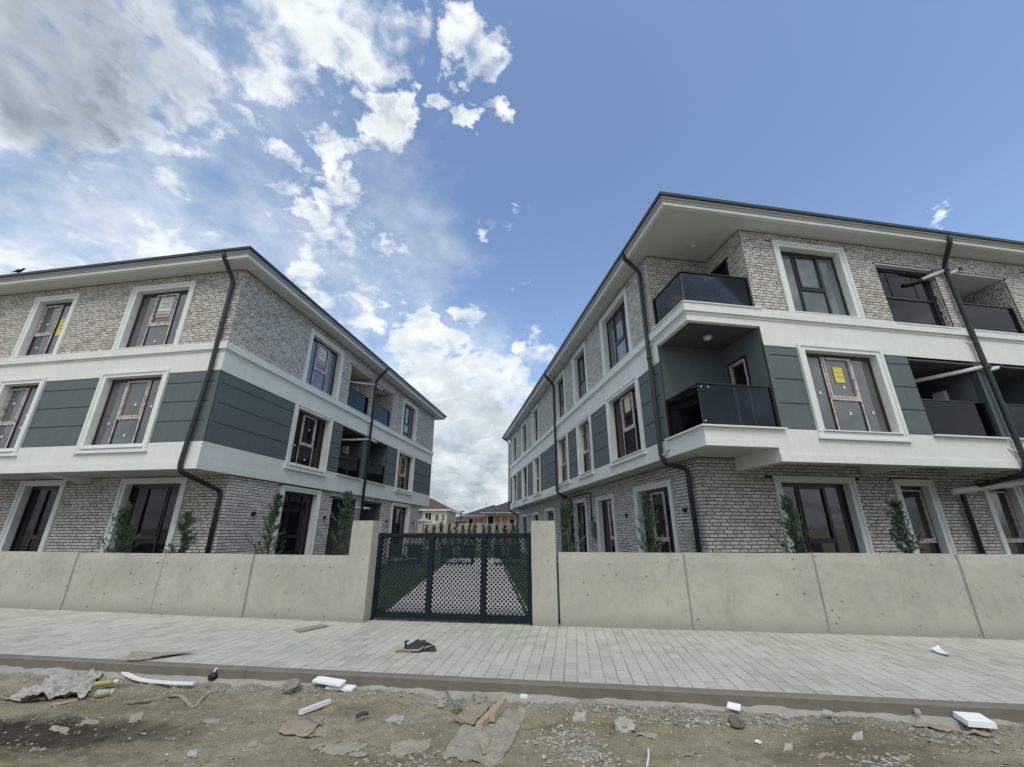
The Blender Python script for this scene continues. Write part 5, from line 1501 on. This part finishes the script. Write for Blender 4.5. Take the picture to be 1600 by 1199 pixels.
# on the pavement
sheet('cardboard_strip', 'narrow brown cardboard strip on the pavement near the left gate pillar', 'cardboard', [(459, 985), (505, 976), (514, 979), (468, 989)], 'cardboard', .003, amp=.006, lift=.012, seed=1, nx=10, ny=3)
sheet('cardboard_sheet', 'tan cardboard sheet lying over the kerb edge at the left', 'cardboard', [(196, 1035), (240, 1031), (306, 1021), (206, 1021)], 'cardboard_pale', .003, amp=.015, lift=.012, seed=2, curl=.02)
t = sheet('paper_wedge', 'folded white paper wedge on the pavement at the right', 'paper', [(1457, 1019), (1484, 1028), (1486, 1026), (1468, 1015)], 'paper_white', .003, amp=.01, lift=.02, seed=3, nx=8, ny=5, curl=.03)
def garment():
    c = on_ground(650, 1017, 0)
    t = thing('dark_garment', 'crumpled dark navy garment with yellow edging lying on the pavement', 'clothing', (c.x, c.y, 0), -.12)
    def lump(name, mat, cx, cy, rx, ry, h, seed, n=26, m=14):
        b = MB()
        for j in range(m + 1):
            for i in range(n):
                a = 2 * pi * i / n; f = j / m
                rr = 1 + .22 * noise.noise(Vector((cos(a) * 1.7, sin(a) * 1.7, seed)))
                rad = (1 - f ** 1.6)
                fold = .30 * noise.fractal(Vector((cos(a) * rad * 2.2, sin(a) * rad * 4.5, seed + 3)), .9, 2, 4)
                z = h * (1 - rad ** 3) * (1 + fold * 1.6) + h * .12 * sin(i * 1.3 + seed) * (1 - f)
                b.v.append((cx + cos(a) * rx * rr * rad, cy + sin(a) * ry * rr * rad, max(.004, z)))
        for j in range(m):
            for i in range(n):
                p = j * n + i; q = j * n + (i + 1) % n; b.f.append((p, q, q + n, p + n))
        return b.build(name, mat, t, True)
    lump('folded_back', 'navy_cloth', .03, .06, .21, .13, .10, 2)
    lump('sleeve', 'navy_cloth', .20, .02, .085, .07, .075, 9, 18, 8)
    lump('front_flap', 'navy_cloth', -.06, -.06, .15, .07, .07, 5, 22, 10)
    b = MB(); b.tube([(-.25, -.105, .018), (-.16, -.10, .03), (-.05, -.125, .03), (.08, -.11, .035), (.12, -.05, .06)], .012, 8); b.build('edging', 'cloth_lining', t, True)
    b = MB(); b.tube([(.14, -.06, .05), (.20, -.045, .07), (.225, -.01, .065)], .008, 8); b.build('yellow_trim', 'yellow_plastic', t, True)
    b = MB(); b.tube([(-.13, -.06, .055), (-.155, -.02, .11), (-.12, .01, .12)], .022, 8, True, .01); b.build('collar', 'lamp_black', t, True)
    b = MB(); b.hexa([(-.28, -.12, .002), (-.02, -.14, .002), (-.02, -.09, .002), (-.26, -.07, .002), (-.28, -.12, .014), (-.02, -.14, .014), (-.02, -.09, .018), (-.26, -.07, .018)]); b.build('lining', 'cloth_lining', t)
garment()
# along the kerb and on the dirt
slab('foam_block', 'white foam slab lying against the kerb at the far right', 'foam slab', (1464, 1119), (1506, 1122), .17, .045, 'styrofoam', lift=.03, roll=.02)
sheet('cardboard_flap', 'long flattened cardboard under the white foam slab', 'cardboard', [(1402, 1123), (1500, 1139), (1530, 1141), (1430, 1118)], 'cardboard', amp=.03, lift=.01, seed=5, curl=.01)
slab('white_bar', 'short straight white plastic profile lying alone on the dirt', 'plastic profile', (468, 1117), (515, 1099), .055, .035, 'white_plastic')
slab('foam_board', 'white foam board scrap against the kerb, rear one of two by the curved strip end', 'foam board', (501, 1067), (543, 1074), .10, .022, 'styrofoam', lift=.035, roll=.02)
slab('foam_board', 'white foam board scrap in front of another beside the kerb', 'foam board', (512, 1077), (553, 1081), .09, .022, 'styrofoam', lift=.012, roll=.015)
def strip(name, label, cat, pts, w, mat, lift=.02, th=.012):
    q = [on_ground(x, y, -.13) for x, y in pts]; c = q[len(q) // 2]
    t = thing(name, label, cat, (c.x, c.y, gh(c.x, c.y)))
    path = round_path([Vector((p.x - c.x, p.y - c.y, gh(p.x, p.y) - gh(c.x, c.y) + lift)) for p in q], .3, 6)
    b = MB()
    for i, p in enumerate(path):
        d = (path[min(i + 1, len(path) - 1)] - path[max(i - 1, 0)]).normalized(); sd = Vector((-d.y, d.x, 0)).normalized() * w / 2
        u = Vector((0, 0, th))
        b.v += [tuple(p - sd), tuple(p + sd), tuple(p + sd * .8 + u), tuple(p - sd * .8 + u)]
    for i in range(len(path) - 1):
        for j in range(4):
            a, k = i * 4 + j, i * 4 + (j + 1) % 4; b.f.append((a, k, k + 4, a + 4))
    b.f += [(3, 2, 1, 0), tuple(len(b.v) - 4 + k for k in range(4))]
    b.build('strip_body', mat, t)
    return t
strip('moulding_strip', 'long curved white moulding strip by the kerb at the left', 'moulding', [(187, 1052), (215, 1064), (255, 1070), (303, 1072)], .055, 'paper_white', .035, .02)
strip('rag_strip', 'twisted beige rag strip trailing over the dirt at the left', 'rag', [(192, 1098), (240, 1092), (280, 1084), (296, 1097), (304, 1106), (312, 1092), (330, 1078), (352, 1076)], .036, 'rag_dusty', .008, .014)
strip('plastic_sliver', 'thin pale plastic sliver against the kerb left of the gate', 'plastic strip', [(560, 1070), (578, 1071), (597, 1073)], .03, 'rag_beige', .05, .01)
strip('wood_stick', 'short pale wood stick on the dirt at the far left', 'stick', [(80, 1101), (100, 1098), (120, 1094)], .04, 'wood_pale', .012, .015)
strip('white_hose', 'short bent white hose end at the lower edge of the view', 'hose', [(1011, 1198), (1014, 1186), (1013, 1172)], .016, 'white_plastic', .012, .016)
strip('black_rod', 'thin black rod leaning at the kerb behind the torn cardboard', 'rod', [(695, 1074), (715, 1072), (735, 1073)], .012, 'lamp_black', .07, .01)
strip('green_twine', 'loose green twine tangled on the rubble by the kerb', 'twine', [(690, 1074), (700, 1088), (706, 1096), (716, 1100), (725, 1095)], .010, 'green_twine', .05, .008)
strip('blue_twine', 'short blue green twine end beside the torn cardboard', 'twine', [(745, 1076), (741, 1085), (738, 1095)], .010, 'green_twine', .05, .008)
sheet('cardboard_piece', 'torn brown cardboard piece at the lower left on the dirt', 'cardboard', [(434, 1146), (482, 1150), (507, 1131), (452, 1128)], 'cardboard', amp=.035, lift=.012, seed=8, curl=.02)
sheet('cardboard_piece', 'small cardboard scrap under the torn brown cardboard', 'cardboard', [(480, 1149), (510, 1150), (512, 1136), (492, 1138)], 'cardboard', amp=.02, lift=.006, seed=9, nx=8, ny=6)
sheet('cardboard_strip', 'cardboard strip below the torn brown cardboard at the lower edge', 'cardboard', [(482, 1170), (486, 1173), (535, 1157), (528, 1156)], 'cardboard', amp=.02, lift=.01, seed=10, nx=10, ny=4)
sheet('wrapping_sheet', 'pale dusty wrapping sheet right of the cardboard strip', 'paper', [(496, 1171), (536, 1180), (575, 1163), (540, 1153)], 'sack_paper', amp=.015, lift=.004, seed=11)
sheet('grey_tile', 'small flat grey fibre board offcut on the dirt below the gate', 'board', [(596, 1126), (627, 1130), (632, 1118), (615, 1115)], 'plastic_sheet', amp=.008, lift=.012, seed=12, nx=6, ny=5, th=.01)
sheet('cardboard_flap', 'large brown cardboard flap beside the broken wood at the centre', 'cardboard', [(709, 1130), (742, 1137), (768, 1103), (735, 1097)], 'cardboard', amp=.03, lift=.012, seed=13, curl=.03)
sheet('sack_sheet', 'wide torn paper sack spread under the broken wood', 'paper sack', [(690, 1182), (786, 1192), (822, 1108), (740, 1106)], 'sack_paper', amp=.022, lift=.003, seed=14, nx=22, ny=16)
sheet('cardboard_piece', 'faded pinkish cardboard piece left of the paper sack', 'cardboard', [(609, 1176), (660, 1178), (676, 1152), (612, 1156)], 'cardboard_pale', amp=.012, lift=.003, seed=15)
slab('wood_offcut', 'splintered wood offcut on the paper sack', 'wood', (748, 1140), (775, 1112), .07, .05, 'wood_pale', lift=.012)
slab('wood_offcut', 'thicker wood offcut at the right of the paper sack', 'wood', (768, 1129), (788, 1103), .07, .075, 'wood_pale', lift=.01)
slab('wood_offcut', 'tiny wood peg near the lower edge below the sack', 'wood', (751, 1165), (757, 1176), .03, .03, 'wood_pale')
slab('white_plate', 'white board fragment on the rubble right of the centre', 'board', (1138, 1113), (1159, 1118), .07, .012, 'styrofoam', lift=.02, roll=.03)
slab('white_plate', 'small white fragment against the kerb right of the sack', 'board', (813, 1088), (824, 1090), .05, .03, 'styrofoam', lift=.02)
slab('white_plate', 'small white fragment lower right on the dirt', 'board', (1180, 1154), (1188, 1157), .04, .012, 'styrofoam')
slab('grey_offcut', 'dark grey foil offcut at the kerb left of the foam slab', 'offcut', (1288, 1123), (1303, 1127), .06, .012, 'plastic_sheet', lift=.012, roll=.02)
slab('kerb_chip', 'pale stone chip stuck on the kerb face at the right', 'stone', (1381, 1104), (1390, 1105), .04, .03, 'far_concrete', lift=.08)
sheet('plastic_sheet', 'crumpled grey plastic sheet heaped by the kerb at the left', 'plastic sheet', [(62, 1088), (160, 1080), (182, 1048), (108, 1050)], 'plastic_sheet', amp=.15, freq=3.2, lift=.01, seed=17, nx=44, ny=30)
sheet('plastic_sheet', 'flattened tail of grey plastic spreading left of the heap', 'plastic sheet', [(2, 1096), (70, 1094), (92, 1068), (50, 1072)], 'plastic_sheet', amp=.06, freq=3.5, lift=.004, seed=18, nx=24, ny=14)
def bottle():
    c = on_ground(163, 1074, -.13); t = thing('cleaner_bottle', 'yellow bottle with white cap on the crumpled plastic sheet', 'bottle', (c.x, c.y, gh(c.x, c.y) + .07), .5)
    b = MB(); b.tube([(-.10, 0, 0), (-.09, 0, 0), (.04, 0, 0), (.07, 0, 0)], .028, 12); b.build('body', 'yellow_plastic', t, True)
    b = MB(); b.tube([(.07, 0, 0), (.12, 0, .005)], .022, 10); b.build('cap', 'white_plastic', t, True)
bottle()
def cup():
    c = on_ground(166, 1083, -.13); t = thing('crushed_cup', 'crushed grey cup lying below the yellow bottle', 'cup', (c.x, c.y, gh(c.x, c.y) + .035), .2)
    b = MB(); b.tube([(-.09, 0, 0), (.06, 0, .01)], .045, 12, True, .032); b.build('body', 'plastic_sheet', t, True)
    b = MB(); b.tube([(.06, 0, .01), (.066, 0, .01)], .036, 12); b.build('rim', 'white_plastic', t, True)
cup()
def rock(label, px, py, r, seed, mat='cement_rubble', cat='stone', name='rubble_stone', flat=.7):
    c = on_ground(px, py, -.13); t = thing(name, label, cat, (c.x, c.y, gh(c.x, c.y)), seed)
    bm = bmesh.new(); bmesh.ops.create_icosphere(bm, subdivisions=3, radius=r)
    for v in bm.verts:
        k = 1 + .35 * noise.fractal(Vector(v.co) * (1.4 / r) + Vector((seed, 0, 0)), 1, 2, 3)
        v.co *= k; v.co.z = v.co.z * flat + r * flat * .55
    me = bpy.data.meshes.new('stone_body'); bm.to_mesh(me); bm.free(); me.materials.append(MATS[mat])
    o = bpy.data.objects.new('stone_body', me); COL.objects.link(o); o.parent = t
rock('large pale broken stone lying by the kerb left of the foam scraps', 455, 1080, .10, 3)
rock('lump of set cement on the rubble right of the centre', 975, 1133, .10, 5, flat=.45)
rock('rounded stone on the dirt at the right below the white fragment', 1150, 1130, .07, 6, 'gravel_stone')
rock('dark stone beside the green twine', 715, 1103, .05, 7, 'gravel_stone')
rock('pale stone right of the green twine', 750, 1090, .07, 8)
rock('grey stone left of the torn cardboard flap', 690, 1100, .05, 9, 'gravel_stone')
t = thing('black_bag', 'small black and white litter bag by the kerb at the left', 'litter bag', on_ground(332, 1062, -.12))
t.scale = (.7, .7, .7)
b = MB()
for j in range(8):
    for i in range(14):
        f = j / 7; a = 2 * pi * i / 14; rr = .07 * (sin(pi * (.15 + .8 * f)) + .25 * noise.noise(Vector((cos(a) * 2, sin(a) * 2, f * 3))))
        b.v.append((rr * cos(a) * 1.2, rr * sin(a), -.01 + .13 * f))
for j in range(7):
    for i in range(14): p = j * 14 + i; q = j * 14 + (i + 1) % 14; b.f.append((p, q, q + 14, p + 14))
b.build('bag_body', 'lamp_black', t, True)
b = MB(); b.tube([(0, 0, .10), (.02, .0, .15), (.05, .01, .17)], .025, 8, True, .008); b.build('bag_neck', 'paper_white', t, True)
t = thing('blue_rag', 'small dark blue rag scrap on the dirt below the gate', 'rag', on_ground(566, 1122, -.13))
b = MB(); b.tube([(-.05, -.03, .02), (-.01, .0, .035), (.03, .03, .03), (.05, .03, .015)], .022, 8, True, .012); b.build('rag_body', 'blue_rag', t, True)
t = thing('broom_head', 'broken chair backed board scraps leaning by the downpipe behind the right wall', 'board', RR + Vector((.30, 2.05, 0)))
b = MB(); b.hexa([(-.12, 0, .9), (.0, 0, .9), (.0, .04, .9), (-.12, .04, .9), (-.20, .10, 1.62), (-.05, .10, 1.66), (-.05, .14, 1.66), (-.20, .14, 1.62)]); b.build('board_piece', 'rag_beige', t)
b = MB(); b.box(.05, .13, 0, .04, .02, 1.60); b.build('board_piece', 'far_concrete', t)
b = MB(); b.box(-.13, .14, -.03, .08, .02, .90); b.build('board_piece', 'far_concrete', t)

rs = random.Random(77)
SCR = ['below the twisted rag strip at its left end', 'below the middle of the twisted rag strip', 'on the dark patch, upper right of it', 'on the dark patch, lower left of it',
       'right of the twisted rag strip', 'left of the torn brown cardboard piece', 'at the lower edge left of the torn cardboard', 'at the lower edge between wrapping sheet and faded cardboard',
       'right of the paper sack close to the kerb', 'left of the bent white hose above it', 'right of the bent white hose', 'below the white fragment right of the centre',
       'at the lower edge right of the centre', 'in the right half midway to the kerb', 'at the lower right edge beside the rubble', 'below the foam slab at the far right']
for k in range(16):
    px, py = [(140, 1128), (212, 1120), (92, 1140), (60, 1165), (330, 1128), (395, 1160), (300, 1175), (560, 1180), (905, 1120), (1010, 1150), (1075, 1178), (1230, 1160), (1290, 1175), (1340, 1150), (1410, 1185), (1500, 1170)][k]
    w, h = rs.uniform(8, 18), rs.uniform(3, 6)
    sheet('litter_scrap', 'small torn scrap on the dirt ' + SCR[k], 'scrap', [(px - w, py + h), (px + w * .8, py + h * rs.uniform(.3, 1.2)), (px + w, py - h), (px - w * .6, py - h * rs.uniform(.4, 1.1))], rs.choice(['sack_paper', 'cardboard_pale', 'plastic_sheet', 'cardboard']), amp=.02, lift=.003, seed=100 + k, nx=6, ny=4, ragged=.3)['group'] = 'torn scraps scattered on the dirt road'

# gravel, cement crumbs, white chips
def scatter(name, label, mat, n, fn, rmin, rmax, seed, flat=.6, power=2.5):
    r = random.Random(seed); b = MB()
    ico = bmesh.new(); bmesh.ops.create_icosphere(ico, subdivisions=1, radius=1)
    V = [v.co.copy() for v in ico.verts]; Fs = [tuple(v.index for v in f.verts) for f in ico.faces]; ico.free()
    octa = [Vector(p) for p in ((1, 0, 0), (0, 1, 0), (-1, 0, 0), (0, -1, 0), (0, 0, 1), (0, 0, -1))]; OF = [(0, 1, 4), (1, 2, 4), (2, 3, 4), (3, 0, 4), (1, 0, 5), (2, 1, 5), (3, 2, 5), (0, 3, 5)]
    for k in range(n):
        x, y = fn(r)
        if y + .143 * x > 5.27: continue
        s = rmin + (rmax - rmin) * r.random() ** power
        a = r.uniform(0, 2 * pi); ca, sa = cos(a), sin(a); ex = r.uniform(.7, 1.4)
        z0 = gh(x, y) + s * flat * r.uniform(.0, .5)
        vv, ff = (V, Fs) if s > .014 else (octa, OF)
        i = len(b.v)
        for p in vv:
            q = r.uniform(.72, 1.25)
            px, py, pz = p.x * s * ex * q, p.y * s * q, p.z * s * flat * q
            b.v.append((x + px * ca - py * sa, y + px * sa + py * ca, z0 + pz))
        b.f += [tuple(i + t for t in f) for f in ff]
    o = b.build(name, mat); tag(o, label, 'gravel', kind='stuff')
def uni(x0, x1, y0, y1): return lambda r: (r.uniform(x0, x1), r.uniform(y0, y1))
def near_kerb(x0, x1, spread):
    def f(r):
        x = r.uniform(x0, x1); return x, 5.28 - .143 * x - abs(r.gauss(0, spread))
    return f
def patches(ps):
    def f(r):
        px, py, s = r.choice(ps); p = on_ground(px, py, -.14); return p.x + r.gauss(0, s), p.y + r.gauss(0, s * .55)
    return f
scatter('gravel', 'fine brown gravel and clods scattered over the dirt road', 'gravel_stone', 20000, uni(-8, 6.5, 3.4, 6.5), .0025, .016, 1, .5, 4)
scatter('cement_crumbs', 'grey cement crumbs banked along the kerb foot', 'cement_rubble', 6500, near_kerb(-7.6, 5.6, .17), .003, .017, 2, .55, 3)
scatter('cement_rubble', 'heaps of broken grey cement rubble on the dirt right of the centre', 'cement_rubble', 5200, patches([(960, 1105, .20), (1000, 1120, .20), (1040, 1112, .18), (1090, 1125, .15), (870, 1155, .14), (890, 1145, .12), (900, 1180, .12), (930, 1190, .12), (1380, 1192, .13), (1220, 1128, .14), (770, 1085, .12), (700, 1095, .12), (1480, 1150, .2), (640, 1190, .2), (850, 1095, .12)]), .003, .024, 3, .5, 3.5)
scatter('white_chips', 'tiny white foam and plaster chips scattered on the dirt', 'white_chips', 420, uni(-6, 5, 3.8, 5.9), .003, .014, 4, .4)
